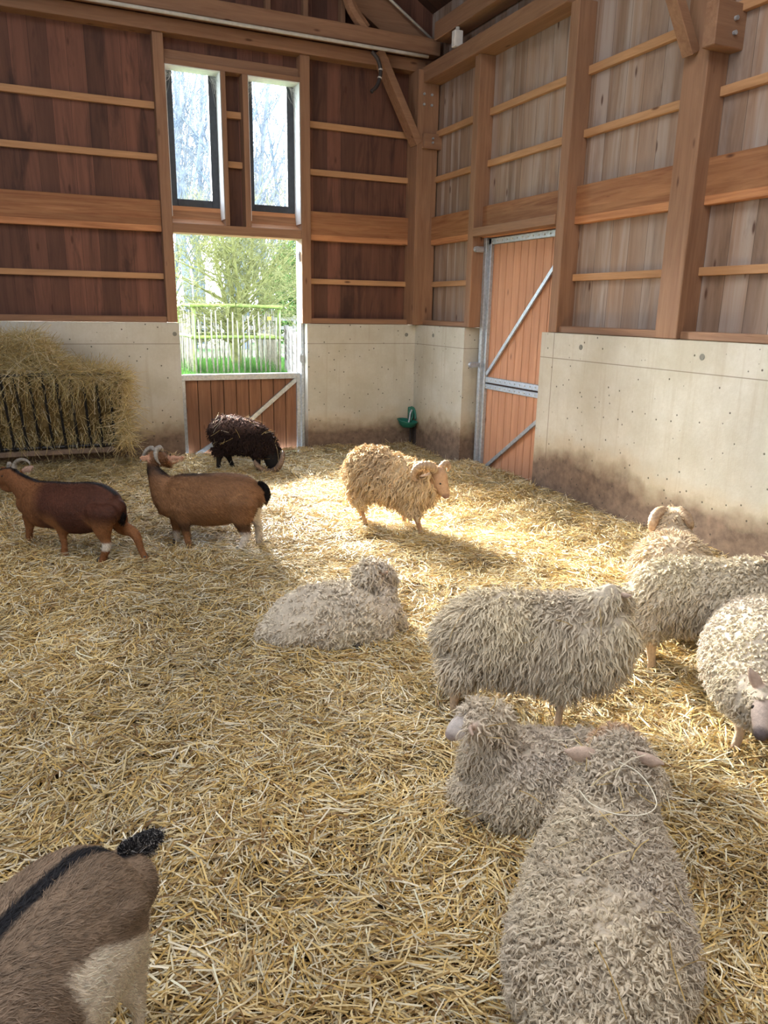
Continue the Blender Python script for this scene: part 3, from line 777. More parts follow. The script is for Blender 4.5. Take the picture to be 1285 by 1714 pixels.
# ------------------------------------------------------------------ animals
AN = json.loads(r'''{"tan":{"h":[-0.9023,0.4311],"P0":[1.0,4.95],"body":[[0.6718,5.1068,0.3373,0.0777,0.0699],[0.7077,5.0896,0.3425,0.1349,0.0971],[0.7968,5.0471,0.3448,0.1675,0.1273],[0.9373,4.9799,0.34,0.1781,0.1531],[1.071,4.9161,0.3545,0.1729,0.1418],[1.1675,4.87,0.3712,0.1467,0.11],[1.2337,4.8384,0.3604,0.0978,0.0782],[1.2518,4.8297,0.3483,0.0612,0.0489]],"neck":[[0.7376,5.0754,0.3474,0.1512,0.1058],[0.692,5.0971,0.3967,0.1142,0.0799],[0.6537,5.1155,0.4666,0.0748,0.0523],[0.6237,5.1298,0.5363,0.0453,0.0354],[0.6251,5.1291,0.5858,0.0355,0.0284],[0.6344,5.1247,0.6205,0.0339,0.0271]],"head":[[0.6272,5.1281,0.6228,0.0484,0.0411],[0.6604,5.1455,0.615,0.0535,0.0455],[0.6932,5.1742,0.5936,0.0458,0.0367],[0.7217,5.2049,0.5667,0.0347,0.0277],[0.7366,5.231,0.5464,0.0266,0.0226]],"ear1":[[0.6149,5.1229,0.6245,0.0113,0.0045],[0.5843,5.1264,0.6233,0.0209,0.0073],[0.5612,5.1264,0.6231,0.0224,0.0067],[0.54,5.1365,0.621,0.0096,0.0029]],"ear2":[[0.6996,5.1157,0.6205,0.0129,0.0052],[0.737,5.0757,0.6255,0.0209,0.0073],[0.7739,5.0358,0.628,0.0193,0.0058],[0.8054,5.0097,0.6389,0.0064,0.0019]],"horn1":[[0.6439,5.1534,0.65,0.0178,0.0178],[0.6236,5.1631,0.6798,0.0162,0.0162],[0.5922,5.167,0.667,0.0137,0.0137],[0.5707,5.1662,0.6357,0.0105,0.0105],[0.5447,5.1675,0.5904,0.004,0.004]],"horn2":[[0.6786,5.1479,0.653,0.0211,0.0211],[0.6714,5.1292,0.6812,0.021,0.021],[0.6469,5.1076,0.6742,0.0185,0.0185],[0.6384,5.0895,0.6372,0.0144,0.0144],[0.6468,5.08,0.6059,0.0088,0.0088],[0.6622,5.0726,0.5818,0.0032,0.0032]],"beard":[[0.7326,5.2329,0.5421,0.0116,0.0116],[0.791,5.1829,0.5714,0.005,0.005]],"legs":[[[0.7764,4.9626,0.3041,0.0886,0.0532],[0.7776,4.9676,0.2022,0.0438,0.035],[0.786,4.9747,0.1403,0.0277,0.0222],[0.7954,4.9702,0.0723,0.0196,0.0196],[0.8007,4.9676,0.0253,0.0164,0.0164],[0.8038,4.9662,-0.0047,0.0213,0.0213]],[[0.7562,5.133,0.2209,0.0582,0.0349],[0.7523,5.1459,0.14,0.0351,0.0246],[0.7523,5.1459,0.0789,0.0235,0.0188],[0.7497,5.1471,0.0261,0.0185,0.0185],[0.7449,5.1494,-0.0093,0.0185,0.0185],[0.7415,5.1511,-0.0315,0.0236,0.0236]],[[1.1278,4.7947,0.3466,0.1204,0.0662],[1.1271,4.7951,0.2467,0.0807,0.0484],[1.1412,4.805,0.1753,0.0471,0.033],[1.158,4.7969,0.1181,0.0293,0.0235],[1.1383,4.8064,0.0733,0.022,0.022],[1.1183,4.8159,0.0213,0.0213,0.0213],[1.1053,4.8221,-0.0152,0.0246,0.0246]],[[1.2171,4.9128,0.2761,0.0911,0.0546],[1.2406,4.9126,0.2138,0.0516,0.0361],[1.2618,4.9025,0.1581,0.03,0.024],[1.2694,4.8989,0.093,0.0251,0.0251],[1.2666,4.9002,0.0404,0.0218,0.0218],[1.2655,4.9007,-0.008,0.0252,0.0252]]],"tail":[[1.2655,4.8231,0.4614,0.0146,0.0146],[1.2872,4.8128,0.4454,0.0195,0.0195],[1.3027,4.8054,0.4166,0.0244,0.0244],[1.3077,4.803,0.3749,0.0228,0.0228],[1.301,4.8062,0.3327,0.0049,0.0049]]},"dark":{"h":[-0.7413,0.6712],"P0":[0.15,5.1],"body":[[-0.1653,5.3854,0.3192,0.0804,0.0724],[-0.1179,5.3426,0.317,0.1483,0.1068],[-0.0018,5.2375,0.3239,0.1588,0.1302],[0.1182,5.1288,0.3193,0.1691,0.1488],[0.2383,5.02,0.3472,0.1594,0.1275],[0.3136,4.9519,0.3491,0.1275,0.102],[0.3501,4.9189,0.338,0.0848,0.0678]],"neck":[[-0.1067,5.3324,0.3597,0.1278,0.0895],[-0.174,5.3934,0.4172,0.0921,0.0645],[-0.221,5.4359,0.4609,0.0722,0.0505],[-0.2516,5.4636,0.4861,0.0642,0.045]],"head":[[-0.2321,5.446,0.4965,0.0577,0.0433],[-0.2703,5.4806,0.4839,0.0627,0.0439],[-0.3168,5.5227,0.4663,0.0533,0.0373],[-0.3728,5.5733,0.4349,0.0423,0.0296],[-0.4043,5.6019,0.4228,0.0326,0.0228]],"jaw":[[-0.2477,5.4601,0.4165,0.0322,0.0226],[-0.2777,5.4873,0.4129,0.0372,0.0223],[-0.3071,5.5138,0.4177,0.0308,0.0185]],"ear1":[[-0.1874,5.365,0.5341,0.0127,0.0051],[-0.1562,5.3233,0.5564,0.022,0.0077],[-0.13,5.286,0.5675,0.025,0.0075],[-0.1056,5.264,0.5845,0.0109,0.0033]],"ear2":[[-0.2676,5.5186,0.5213,0.0129,0.0052],[-0.2924,5.5949,0.5162,0.0213,0.0074],[-0.3121,5.6398,0.5171,0.0115,0.0035]],"horn1":[[-0.2595,5.4977,0.5249,0.0161,0.0161],[-0.2554,5.494,0.5499,0.0161,0.0161],[-0.2537,5.4925,0.5665,0.0161,0.0161],[-0.2551,5.4938,0.581,0.0096,0.0096]],"horn2":[[-0.2218,5.4097,0.5559,0.0175,0.0175],[-0.2111,5.4,0.5894,0.0143,0.0143],[-0.183,5.361,0.615,0.0118,0.0118],[-0.15,5.3176,0.6201,0.0094,0.0094],[-0.1295,5.2856,0.6097,0.0062,0.0062],[-0.1228,5.2795,0.5906,0.0031,0.0031]],"legs":[[[-0.1622,5.4501,0.202,0.0614,0.0368],[-0.1726,5.4595,0.1324,0.0329,0.023],[-0.1785,5.4648,0.0714,0.0231,0.0231],[-0.1866,5.4722,0.0184,0.0199,0.0199],[-0.1913,5.4765,-0.0153,0.0265,0.0265]],[[-0.0387,5.1494,0.3326,0.0857,0.0514],[0.0153,5.114,0.2233,0.0453,0.0363],[0.0269,5.117,0.1478,0.0283,0.0226],[0.032,5.1124,0.0827,0.0205,0.0205],[0.0271,5.1169,0.0406,0.0221,0.0221],[0.03,5.1142,0.0161,0.0301,0.0301]],[[0.257,4.8817,0.3402,0.1215,0.0668],[0.2596,4.8861,0.228,0.0704,0.0457],[0.2722,4.8814,0.16,0.0369,0.0295],[0.2779,4.8763,0.1247,0.0308,0.0308],[0.2622,4.8905,0.0656,0.0247,0.0247],[0.249,4.9024,0.0228,0.0248,0.0248],[0.2362,4.914,-0.0137,0.0295,0.0295]],[[0.3548,4.982,0.2732,0.0861,0.0517],[0.386,4.9672,0.2088,0.055,0.0385],[0.436,4.922,0.1875,0.0391,0.0313],[0.4632,4.8973,0.1548,0.0313,0.0313],[0.4779,4.8841,0.0914,0.0235,0.0235],[0.4921,4.8712,0.0442,0.022,0.022],[0.5101,4.8549,0.0017,0.0267,0.0267]]],"tail":[[0.347,4.9217,0.3932,0.0231,0.0231],[0.3647,4.9056,0.3559,0.0323,0.0323],[0.3785,4.8931,0.3099,0.0339,0.0339],[0.3794,4.8923,0.2701,0.0232,0.0232]]},"black":{"h":[0.867,-0.4983],"P0":[1.8,7.35],"body":[[1.5205,7.5106,0.3863,0.0712,0.0641],[1.5595,7.4882,0.3957,0.1501,0.1276],[1.6503,7.436,0.3833,0.1934,0.1644],[1.7618,7.3719,0.3638,0.1853,0.1575],[1.8727,7.3082,0.3284,0.1656,0.1407],[1.969,7.2529,0.2685,0.1302,0.1172],[2.0168,7.2254,0.2145,0.0948,0.0853]],"head":[[1.9961,7.2373,0.2296,0.1027,0.0924],[2.026,7.2201,0.1507,0.0871,0.0784],[2.042,7.2109,0.0708,0.0754,0.0678],[2.0549,7.2035,0.0065,0.0525,0.042],[2.0683,7.1958,-0.0335,0.035,0.028]],"horn1":[[2.0026,7.1183,0.037,0.0267,0.0267],[2.0325,7.0664,0.0675,0.0296,0.0296],[2.0551,7.0304,0.1205,0.0279,0.0279],[2.0781,7.0287,0.1746,0.0248,0.0248],[2.0924,7.0551,0.2162,0.0202,0.0202],[2.0918,7.0785,0.2397,0.0093,0.0093]],"horn2":[[1.9851,7.1283,0.0306,0.0267,0.0267],[1.9258,7.1162,0.0428,0.0281,0.0281],[1.8702,7.1136,0.0774,0.0264,0.0264],[1.8375,7.1208,0.1177,0.0233,0.0233],[1.8252,7.1395,0.1505,0.0109,0.0109]],"legs":[[[1.5542,7.4221,0.2234,0.071,0.0426],[1.539,7.4193,0.1529,0.0363,0.0291],[1.5331,7.4226,0.0883,0.0237,0.0237],[1.5302,7.4243,0.0438,0.0269,0.0269]],[[1.6374,7.5127,0.211,0.0721,0.0432],[1.6551,7.514,0.1365,0.037,0.0296],[1.6744,7.5029,0.072,0.0242,0.0242],[1.6945,7.4914,0.0277,0.0274,0.0274]],[[1.8791,7.2238,0.207,0.047,0.0282],[1.8877,7.2189,0.1277,0.0252,0.0201],[1.8855,7.2201,0.0313,0.0221,0.0221]],[[1.8728,7.3889,0.1619,0.04,0.024],[1.8958,7.3757,0.0896,0.0225,0.018],[1.9014,7.3725,0.0245,0.0209,0.0209]]],"tail":[[1.4982,7.5234,0.449,0.0237,0.0237],[1.4859,7.5305,0.4009,0.0206,0.0206],[1.487,7.5299,0.3371,0.0095,0.0095]]},"ram":{"h":[0.6,-0.8],"P0":[2.28,4.98],"body":[[2.1042,5.2144,0.416,0.0935,0.0889],[2.1314,5.1781,0.4213,0.1669,0.1336],[2.2065,5.078,0.4281,0.1882,0.1506],[2.3012,4.9518,0.408,0.186,0.1488],[2.3836,4.8418,0.3785,0.1766,0.1413],[2.4541,4.7479,0.3703,0.1414,0.1202],[2.4836,4.7085,0.3766,0.0963,0.0867]],"neck":[[2.4127,4.8031,0.4457,0.1119,0.0951],[2.4621,4.7373,0.4631,0.0962,0.0818],[2.506,4.6786,0.4719,0.0698,0.0594]],"head":[[2.5008,4.6856,0.4859,0.0625,0.05],[2.5257,4.6524,0.4608,0.066,0.0495],[2.5416,4.6312,0.404,0.055,0.0413],[2.5533,4.6156,0.3613,0.0455,0.0364],[2.5627,4.603,0.3331,0.0382,0.0324],[2.5669,4.5974,0.319,0.0294,0.0264]],"ear1":[[2.4555,4.6293,0.4706,0.0102,0.0051],[2.4109,4.6221,0.4754,0.0159,0.0064],[2.367,4.6307,0.4657,0.0072,0.0022]],"horn1":[[2.482,4.6274,0.5025,0.0291,0.0291],[2.4413,4.6149,0.541,0.0303,0.0303],[2.3899,4.6334,0.5446,0.0288,0.0288],[2.3514,4.6515,0.5216,0.026,0.026],[2.3351,4.6649,0.4795,0.0217,0.0217],[2.3422,4.6638,0.4422,0.0145,0.0145],[2.3629,4.6527,0.4318,0.0058,0.0058]],"horn2":[[2.5653,4.6829,0.5044,0.0251,0.0251],[2.6027,4.6997,0.5288,0.0252,0.0252],[2.6279,4.6995,0.5271,0.0208,0.0208],[2.6335,4.692,0.4979,0.0163,0.0163],[2.6268,4.7009,0.4739,0.0074,0.0074]],"legs":[[[2.1012,5.1017,0.3051,0.0693,0.0416],[2.1027,5.0831,0.2141,0.0424,0.0339],[2.1112,5.0717,0.1444,0.0185,0.0185],[2.1224,5.0568,0.0831,0.0155,0.0155],[2.1297,5.047,0.0407,0.0186,0.0186]],[[2.1355,5.2894,0.2609,0.0557,0.0334],[2.1542,5.281,0.1793,0.0319,0.0256],[2.1618,5.2709,0.1233,0.0176,0.0176],[2.1744,5.2541,0.0684,0.0144,0.0144],[2.1814,5.2448,0.0286,0.0176,0.0176]],[[2.3617,4.7544,0.2387,0.0521,0.0313],[2.378,4.7159,0.1697,0.0282,0.0226],[2.3994,4.6875,0.0979,0.0208,0.0208],[2.4105,4.6727,0.0388,0.0164,0.0164],[2.4239,4.6548,-0.0082,0.0209,0.0209]],[[2.39,4.95,0.1888,0.0463,0.0278],[2.4057,4.9457,0.1004,0.0248,0.0198],[2.4035,4.9486,0.0435,0.0186,0.0186],[2.3969,4.9574,-0.0068,0.0187,0.0187]]],"tail":[[2.082,5.244,0.4833,0.0265,0.0265],[2.0602,5.2731,0.4234,0.0219,0.0219],[2.066,5.2654,0.3363,0.011,0.011]]},"lying":{"h":[0.9947,-0.1025],"P0":[1.2,3.3],"body":[[0.89,3.332,0.0775,0.0637,0.0637],[0.9538,3.3254,0.0731,0.1313,0.1313],[1.0755,3.3128,0.0895,0.1745,0.1657],[1.2245,3.2975,0.0893,0.1897,0.1802],[1.3601,3.2835,0.0821,0.1952,0.1854],[1.4642,3.2728,0.0609,0.1587,0.1587],[1.5084,3.2682,0.0376,0.1007,0.1007]],"neck":[[1.463,3.2729,0.1326,0.1163,0.1047],[1.4443,3.2748,0.2231,0.0858,0.0772],[1.4259,3.2968,0.2881,0.0692,0.0623]],"head":[[1.3919,3.2802,0.3156,0.062,0.0558],[1.4599,3.3134,0.299,0.0663,0.0564],[1.53,3.3665,0.2505,0.0543,0.0434],[1.5758,3.412,0.2014,0.0414,0.0332]],"ear1":[[1.4473,3.2644,0.3136,0.0098,0.0049],[1.4642,3.2426,0.3273,0.0195,0.0078],[1.4871,3.2302,0.3337,0.0114,0.0046]],"legs":[[[1.3976,3.159,-0.0055,0.0487,0.0487],[1.3477,3.1239,-0.0252,0.0224,0.0224],[1.2735,3.1115,-0.0237,0.019,0.019]]]},"stand":{"h":[0.8131,-0.5822],"P0":[1.62,2.3],"body":[[1.4129,2.4483,0.3555,0.0789,0.0749],[1.4554,2.4178,0.361,0.1467,0.1174],[1.5506,2.3497,0.3594,0.1951,0.1463],[1.6656,2.2673,0.3493,0.1935,0.1451],[1.7775,2.1872,0.3588,0.1942,0.1457],[1.8665,2.1235,0.3803,0.1773,0.133],[1.918,2.0866,0.4213,0.1131,0.0961]],"neck":[[1.8398,2.1426,0.479,0.1006,0.0855],[1.8853,2.11,0.5316,0.0773,0.0657],[1.9235,2.1196,0.5425,0.0628,0.0565]],"head":[[1.8934,2.1043,0.5552,0.0547,0.0465],[1.9656,2.1386,0.5267,0.0484,0.0387],[2.0299,2.1787,0.4845,0.0391,0.0313],[2.081,2.2159,0.4417,0.0293,0.0234]],"ear1":[[1.9265,2.0805,0.567,0.0087,0.0043],[1.925,2.0447,0.579,0.0147,0.0059],[1.9401,2.0216,0.5813,0.0061,0.0024]],"legs":[[[1.4196,2.3451,0.2437,0.0773,0.0464],[1.3983,2.348,0.1684,0.0337,0.0269],[1.39,2.354,0.1024,0.0209,0.0209],[1.3866,2.3564,0.0438,0.017,0.017],[1.386,2.3569,-0.0003,0.021,0.021]],[[1.4745,2.5026,0.1752,0.0683,0.041],[1.4597,2.5254,0.0919,0.0304,0.0243],[1.4533,2.53,0.0451,0.0194,0.0194],[1.4455,2.5357,0.0055,0.0167,0.0167],[1.4428,2.5376,-0.0182,0.0195,0.0195]],[[1.737,2.1178,0.2343,0.0629,0.0378],[1.7342,2.1198,0.1502,0.0228,0.0183],[1.7307,2.1223,0.0931,0.0153,0.0153],[1.7288,2.1237,0.0414,0.0192,0.0192]],[[1.8323,2.2341,0.1594,0.0597,0.0358],[1.8212,2.2421,0.0841,0.0214,0.0171],[1.8112,2.2492,0.038,0.0148,0.0148],[1.81,2.25,0.0048,0.0175,0.0175]]],"tail":[[1.4004,2.4573,0.4105,0.0183,0.0183],[1.3857,2.4678,0.3662,0.0184,0.0184],[1.3842,2.4689,0.3089,0.0106,0.0106]]},"rear":{"h":[0.7507,-0.6606],"P0":[2.68,2.28],"body":[[2.4298,2.5001,0.3416,0.0816,0.0816],[2.4648,2.4693,0.3478,0.158,0.1264],[2.5406,2.4027,0.3564,0.1879,0.1409],[2.6332,2.3212,0.3681,0.1814,0.1361],[2.7353,2.2314,0.3862,0.1748,0.1311],[2.8164,2.1599,0.4099,0.1556,0.1245],[2.8607,2.121,0.4361,0.1116,0.1004]],"neck":[[2.7618,2.208,0.4832,0.0994,0.0845],[2.8175,2.159,0.5152,0.0729,0.0619],[2.8619,2.12,0.536,0.0596,0.0507]],"head":[[2.8439,2.1358,0.5421,0.0563,0.045],[2.8855,2.0992,0.5308,0.051,0.0408],[2.9305,2.0595,0.4844,0.0382,0.0305],[2.9568,2.0364,0.4528,0.0271,0.0217]],"ear1":[[2.8101,2.1255,0.5853,0.0101,0.0051],[2.768,2.1227,0.6002,0.0168,0.0067],[2.7337,2.1262,0.6164,0.005,0.002]],"legs":[[[2.4309,2.4059,0.2521,0.0802,0.0481],[2.4335,2.3903,0.1714,0.0375,0.03],[2.4387,2.3858,0.1043,0.0233,0.0233],[2.4451,2.3801,0.0468,0.0198,0.0198],[2.4475,2.3781,-0.0001,0.0253,0.0253]],[[2.5094,2.5367,0.2175,0.0745,0.0447],[2.5087,2.5506,0.1211,0.0358,0.0286],[2.5045,2.5543,0.0589,0.0227,0.0227],[2.5009,2.5575,0.017,0.019,0.019],[2.5002,2.5582,-0.0195,0.0228,0.0228]],[[2.7437,2.1307,0.303,0.06,0.036],[2.7464,2.115,0.1976,0.031,0.0248],[2.7566,2.1061,0.1245,0.0208,0.0208],[2.7639,2.0996,0.0502,0.0226,0.0226]],[[2.8364,2.2356,0.2652,0.0536,0.0322],[2.8486,2.2248,0.1709,0.027,0.0216],[2.8552,2.2191,0.1038,0.0199,0.0199],[2.8608,2.2141,0.0458,0.0217,0.0217]]]},"face":{"h":[-0.2496,-0.9684],"P0":[2.45,1.85],"body":[[2.9332,2.1902,0.2004,0.1346,0.1346],[2.7558,2.081,0.2478,0.2042,0.2042],[2.5443,1.929,0.2882,0.2177,0.2177],[2.3728,1.7873,0.3093,0.2036,0.2036],[2.2688,1.6902,0.3049,0.1698,0.1698],[2.1803,1.6097,0.3177,0.1155,0.1155]],"neck":[[2.279,1.6875,0.2885,0.1064,0.1064],[2.1791,1.61,0.3253,0.0747,0.0747],[2.102,1.5473,0.3589,0.0556,0.0556]],"head":[[2.1589,1.5842,0.3648,0.0494,0.0494],[2.0986,1.5378,0.3609,0.043,0.043],[2.0491,1.4989,0.349,0.0364,0.0364],[2.0119,1.4672,0.3286,0.0302,0.0302],[1.9881,1.4475,0.3128,0.0237,0.0237]],"ear1":[[2.1099,1.5659,0.3841,0.0145,0.0145],[2.0981,1.5793,0.4161,0.0223,0.0223],[2.078,1.5844,0.4463,0.0144,0.0144],[2.0668,1.5873,0.465,0.0039,0.0039]],"ear2":[[2.1549,1.5646,0.3828,0.0093,0.0139],[2.2122,1.5705,0.3904,0.016,0.0193],[2.2388,1.5637,0.4032,0.004,0.004]],"legs":[[[2.3008,1.7852,0.1943,0.0555,0.0555],[2.2891,1.7675,0.1238,0.0251,0.0251],[2.2817,1.7488,0.078,0.0192,0.0192],[2.2477,1.7369,0.0267,0.0176,0.0176],[2.2153,1.7246,-0.0077,0.0219,0.0219]],[[2.4163,1.6935,0.201,0.0511,0.0511],[2.4045,1.6758,0.1072,0.0249,0.0249],[2.3966,1.6572,0.0374,0.019,0.019],[2.3901,1.6383,-0.0406,0.0205,0.0205]],[[2.7494,2.1859,0.0408,0.0711,0.0711],[2.7754,2.1999,-0.0797,0.0307,0.0307],[2.7887,2.1964,-0.1711,0.0236,0.0236]],[[2.9422,2.1362,0.0273,0.0718,0.0718],[2.9812,2.1468,-0.0952,0.031,0.031],[2.9962,2.1429,-0.1878,0.0239,0.0239]]]},"wallram":{"h":[0.7021,0.7121],"P0":[2.9,3.0],"body":[[2.7358,2.6002,0.3433,0.1249,0.1249],[2.8055,2.6719,0.3459,0.187,0.187],[2.9457,2.8145,0.2967,0.2018,0.2018],[3.0878,2.9553,0.2665,0.1896,0.1896],[3.1972,3.0581,0.2553,0.1567,0.1567],[3.2532,3.1152,0.2545,0.1024,0.1024]],"neck":[[3.1222,2.9915,0.3196,0.1201,0.1201],[3.1882,3.0669,0.3706,0.1023,0.1023],[3.2374,3.1167,0.4157,0.0856,0.0856]],"head":[[3.2423,3.1259,0.442,0.0856,0.0856],[3.2923,3.1749,0.4298,0.0824,0.0824],[3.3522,3.2282,0.3795,0.0641,0.0641],[3.4055,3.274,0.3246,0.0498,0.0498]],"horn1":[[3.2409,3.1694,0.4871,0.0295,0.0295],[3.1857,3.1677,0.4997,0.0327,0.0327],[3.1373,3.1593,0.4762,0.0314,0.0314],[3.1176,3.1506,0.4246,0.0247,0.0247],[3.1986,3.2111,0.3581,0.008,0.008]],"horn2":[[3.2667,3.144,0.4958,0.0294,0.0294],[3.2638,3.0907,0.5072,0.0313,0.0313],[3.2605,3.0378,0.4889,0.0276,0.0276],[3.2677,3.0166,0.4479,0.0188,0.0188],[3.3239,3.0876,0.3912,0.0056,0.0056]],"legs":[[[2.761,2.7157,0.3214,0.0595,0.0595],[2.7688,2.708,0.2173,0.0239,0.0239],[2.7752,2.7018,0.1331,0.02,0.02]],[[2.8518,2.6263,0.3396,0.0588,0.0588],[2.86,2.6181,0.2369,0.0236,0.0236],[2.8667,2.6115,0.1539,0.0198,0.0198]],[[3.1179,3.066,0.2507,0.0557,0.0557],[3.125,3.0591,0.1578,0.0246,0.0246],[3.1294,3.0547,0.0992,0.0224,0.0224]],[[3.2054,2.9797,0.2672,0.0551,0.0551],[3.2128,2.9725,0.1754,0.0243,0.0243],[3.2174,2.9679,0.1175,0.0222,0.0222]]]},"small":{"h":[-0.9657,0.2596],"P0":[1.42,1.78],"body":[[1.1663,1.8482,0.0727,0.0719,0.0719],[1.2109,1.8362,0.0787,0.1351,0.1351],[1.3016,1.8118,0.0752,0.1768,0.1768],[1.4123,1.7821,0.0646,0.1874,0.178],[1.5249,1.7518,0.0538,0.1889,0.1795],[1.6404,1.7208,0.0321,0.1814,0.1724],[1.7281,1.6972,0.0182,0.1218,0.1218]],"neck":[[1.2432,1.8275,0.1476,0.1255,0.1129],[1.2214,1.8334,0.2204,0.0977,0.0879],[1.2093,1.8366,0.2812,0.0794,0.0714]],"head":[[1.2125,1.8358,0.3057,0.0739,0.0665],[1.1728,1.8464,0.3088,0.0702,0.0596],[1.1295,1.8581,0.3025,0.049,0.0392],[1.104,1.8649,0.2898,0.0332,0.0266],[1.0939,1.8676,0.2808,0.0228,0.0182]],"ear1":[[1.1154,1.748,0.3718,0.0067,0.004],[1.0807,1.7159,0.3958,0.0114,0.0046],[1.0601,1.7007,0.4054,0.0121,0.0048],[1.0596,1.6801,0.3955,0.0056,0.0022]],"legs":[[[1.1787,1.7931,0.0033,0.0534,0.0534],[1.137,1.7732,-0.0115,0.0264,0.0264],[1.1534,1.7481,-0.029,0.0227,0.0227]]]},"big":{"h":[0.6894,0.7244],"P0":[1.05,1.1],"body":[[0.855,0.895,0.19,0.1,0.1],[0.92,0.955,0.205,0.17,0.175],[1.01,1.035,0.21,0.195,0.2],[1.1,1.13,0.21,0.187,0.195],[1.19,1.225,0.225,0.175,0.175],[1.27,1.3,0.24,0.135,0.135]],"neck":[[1.17,1.215,0.26,0.145,0.15],[1.235,1.28,0.32,0.12,0.125],[1.28,1.32,0.375,0.098,0.1]],"head":[[1.28,1.32,0.425,0.078,0.078],[1.325,1.365,0.435,0.075,0.072],[1.375,1.425,0.41,0.056,0.052],[1.415,1.47,0.375,0.042,0.042],[1.435,1.49,0.355,0.032,0.032]],"ear1":[[1.2608,1.3549,0.4727,0.0115,0.0115],[1.2292,1.3712,0.4748,0.0216,0.0129],[1.2067,1.3926,0.4692,0.0246,0.0123],[1.185,1.4133,0.4721,0.0087,0.0044]],"ear2":[[1.3091,1.309,0.4923,0.0113,0.0113],[1.324,1.281,0.4958,0.0182,0.0109],[1.3422,1.2637,0.4906,0.0196,0.0098],[1.3603,1.2464,0.4902,0.007,0.0035]],"legs":[[[1.25,1.2,0.1,0.07,0.06],[1.36,1.2,0.05,0.04,0.04],[1.3,1.14,0.03,0.03,0.03]]]},"near":{"h":[-0.76,-0.65],"P0":[-0.12,1.2],"body":[[0.05,1.34,0.49,0.07,0.075],[0.0,1.3,0.49,0.135,0.125],[-0.09,1.225,0.475,0.155,0.15],[-0.22,1.11,0.42,0.17,0.175],[-0.36,0.99,0.42,0.17,0.175],[-0.48,0.885,0.43,0.16,0.13],[-0.55,0.825,0.46,0.11,0.09]],"neck":[[-0.5,0.86,0.48,0.11,0.08],[-0.58,0.79,0.58,0.085,0.065],[-0.63,0.74,0.68,0.065,0.055]],"head":[[-0.62,0.75,0.7,0.06,0.055],[-0.68,0.7,0.7,0.055,0.05],[-0.75,0.64,0.65,0.038,0.036],[-0.79,0.6,0.62,0.026,0.026]],"legs":[[[0.0387,1.2042,0.5432,0.0634,0.0317],[0.0268,1.1939,0.4759,0.0502,0.0226],[0.0294,1.1962,0.4188,0.0339,0.0169],[0.0424,1.2073,0.3553,0.0173,0.0139],[0.0538,1.2171,0.3096,0.012,0.012],[0.0521,1.2156,0.2585,0.0107,0.0107],[0.0458,1.2102,0.1533,0.0101,0.0101]],[[0.0692,1.4408,0.3368,0.0562,0.0281],[0.0705,1.4419,0.2371,0.0408,0.0204],[0.0699,1.4413,0.1366,0.0249,0.0174],[0.0706,1.4419,0.0839,0.0142,0.0142],[0.0638,1.4361,-0.0126,0.0127,0.0127]],[[-0.44,0.86,0.38,0.09,0.05],[-0.45,0.85,0.24,0.04,0.035],[-0.46,0.84,0.14,0.025,0.025],[-0.46,0.84,0.03,0.03,0.03]],[[-0.52,0.95,0.38,0.09,0.05],[-0.52,0.96,0.24,0.04,0.035],[-0.53,0.95,0.14,0.025,0.025],[-0.53,0.95,0.03,0.03,0.03]]],"tail":[[0.0646,1.3579,0.5597,0.0081,0.0081],[0.0851,1.3755,0.5475,0.0143,0.0143],[0.1046,1.3921,0.5379,0.0168,0.0168],[0.1209,1.406,0.5338,0.0108,0.0108],[0.135,1.418,0.5224,0.0031,0.0031]]}}''')
def interp_chain(ch, sub=4): return spline(np.array(ch), sub)
def grown(V, F, voxel, smooth):
    me = bpy.data.meshes.new('tmp'); me.from_pydata([tuple(v) for v in V], [], F); me.update()
    o = bpy.data.objects.new('tmp', me); COL.objects.link(o)
    r = o.modifiers.new('r', 'REMESH'); r.mode = 'VOXEL'; r.voxel_size = voxel
    s = o.modifiers.new('s', 'SMOOTH'); s.factor = .5; s.iterations = smooth
    dg = bpy.context.evaluated_depsgraph_get(); dg.update()
    e = o.evaluated_get(dg); m2 = e.to_mesh()
    nv, nf = len(m2.vertices), len(m2.polygons)
    v = np.empty(nv * 3); m2.vertices.foreach_get('co', v); v = v.reshape(-1, 3)
    f = np.array([tuple(p.vertices) if len(p.vertices) == 4 else (*p.vertices, p.vertices[2]) for p in m2.polygons], np.int32)
    nr = np.empty(nv * 3); m2.vertices.foreach_get('normal', nr); nr = nr.reshape(-1, 3)
    e.to_mesh_clear(); bpy.data.objects.remove(o); bpy.data.meshes.remove(me)
    return v, f, nr

def bake_body(d, voxel, smooth=5):
    h = np.array([*d['h'], 0.0]); Lt = np.array([-h[1], h[0], 0.0])
    V, F = [], []
    def addc(ch, sub=4, lat=Lt, n=16):
        C = interp_chain(ch, sub)
        v, f = tube(C[:, :3], np.maximum(C[:, 3], .004), n, True, lat, np.maximum(C[:, 4], .004), dome=True)
        o = len(V); V.extend(v.tolist()); F.extend([tuple(i + o for i in q) for q in f])
    for key in ('body', 'neck', 'head', 'jaw'):
        if key in d: addc(d[key], 5, Lt, 20)
    for key in ('ear1', 'ear2'):
        if key in d:
            e = np.array(d[key]); e[:, 3:] = np.maximum(e[:, 3:], .0075)
            t = unit(e[-1, :3] - e[0, :3])
            addc(e, 4, unit(np.cross(t, [0, 0, 1.0])), 12)
    for l in d['legs']:
        l = [list(q) for q in l]
        if l[-1][2] > .05: l.append([l[-1][0], l[-1][1], .015, l[-1][3], l[-1][4]])
        addc(l, 4, Lt, 12)
    return grown(V, F, voxel, smooth), Lt

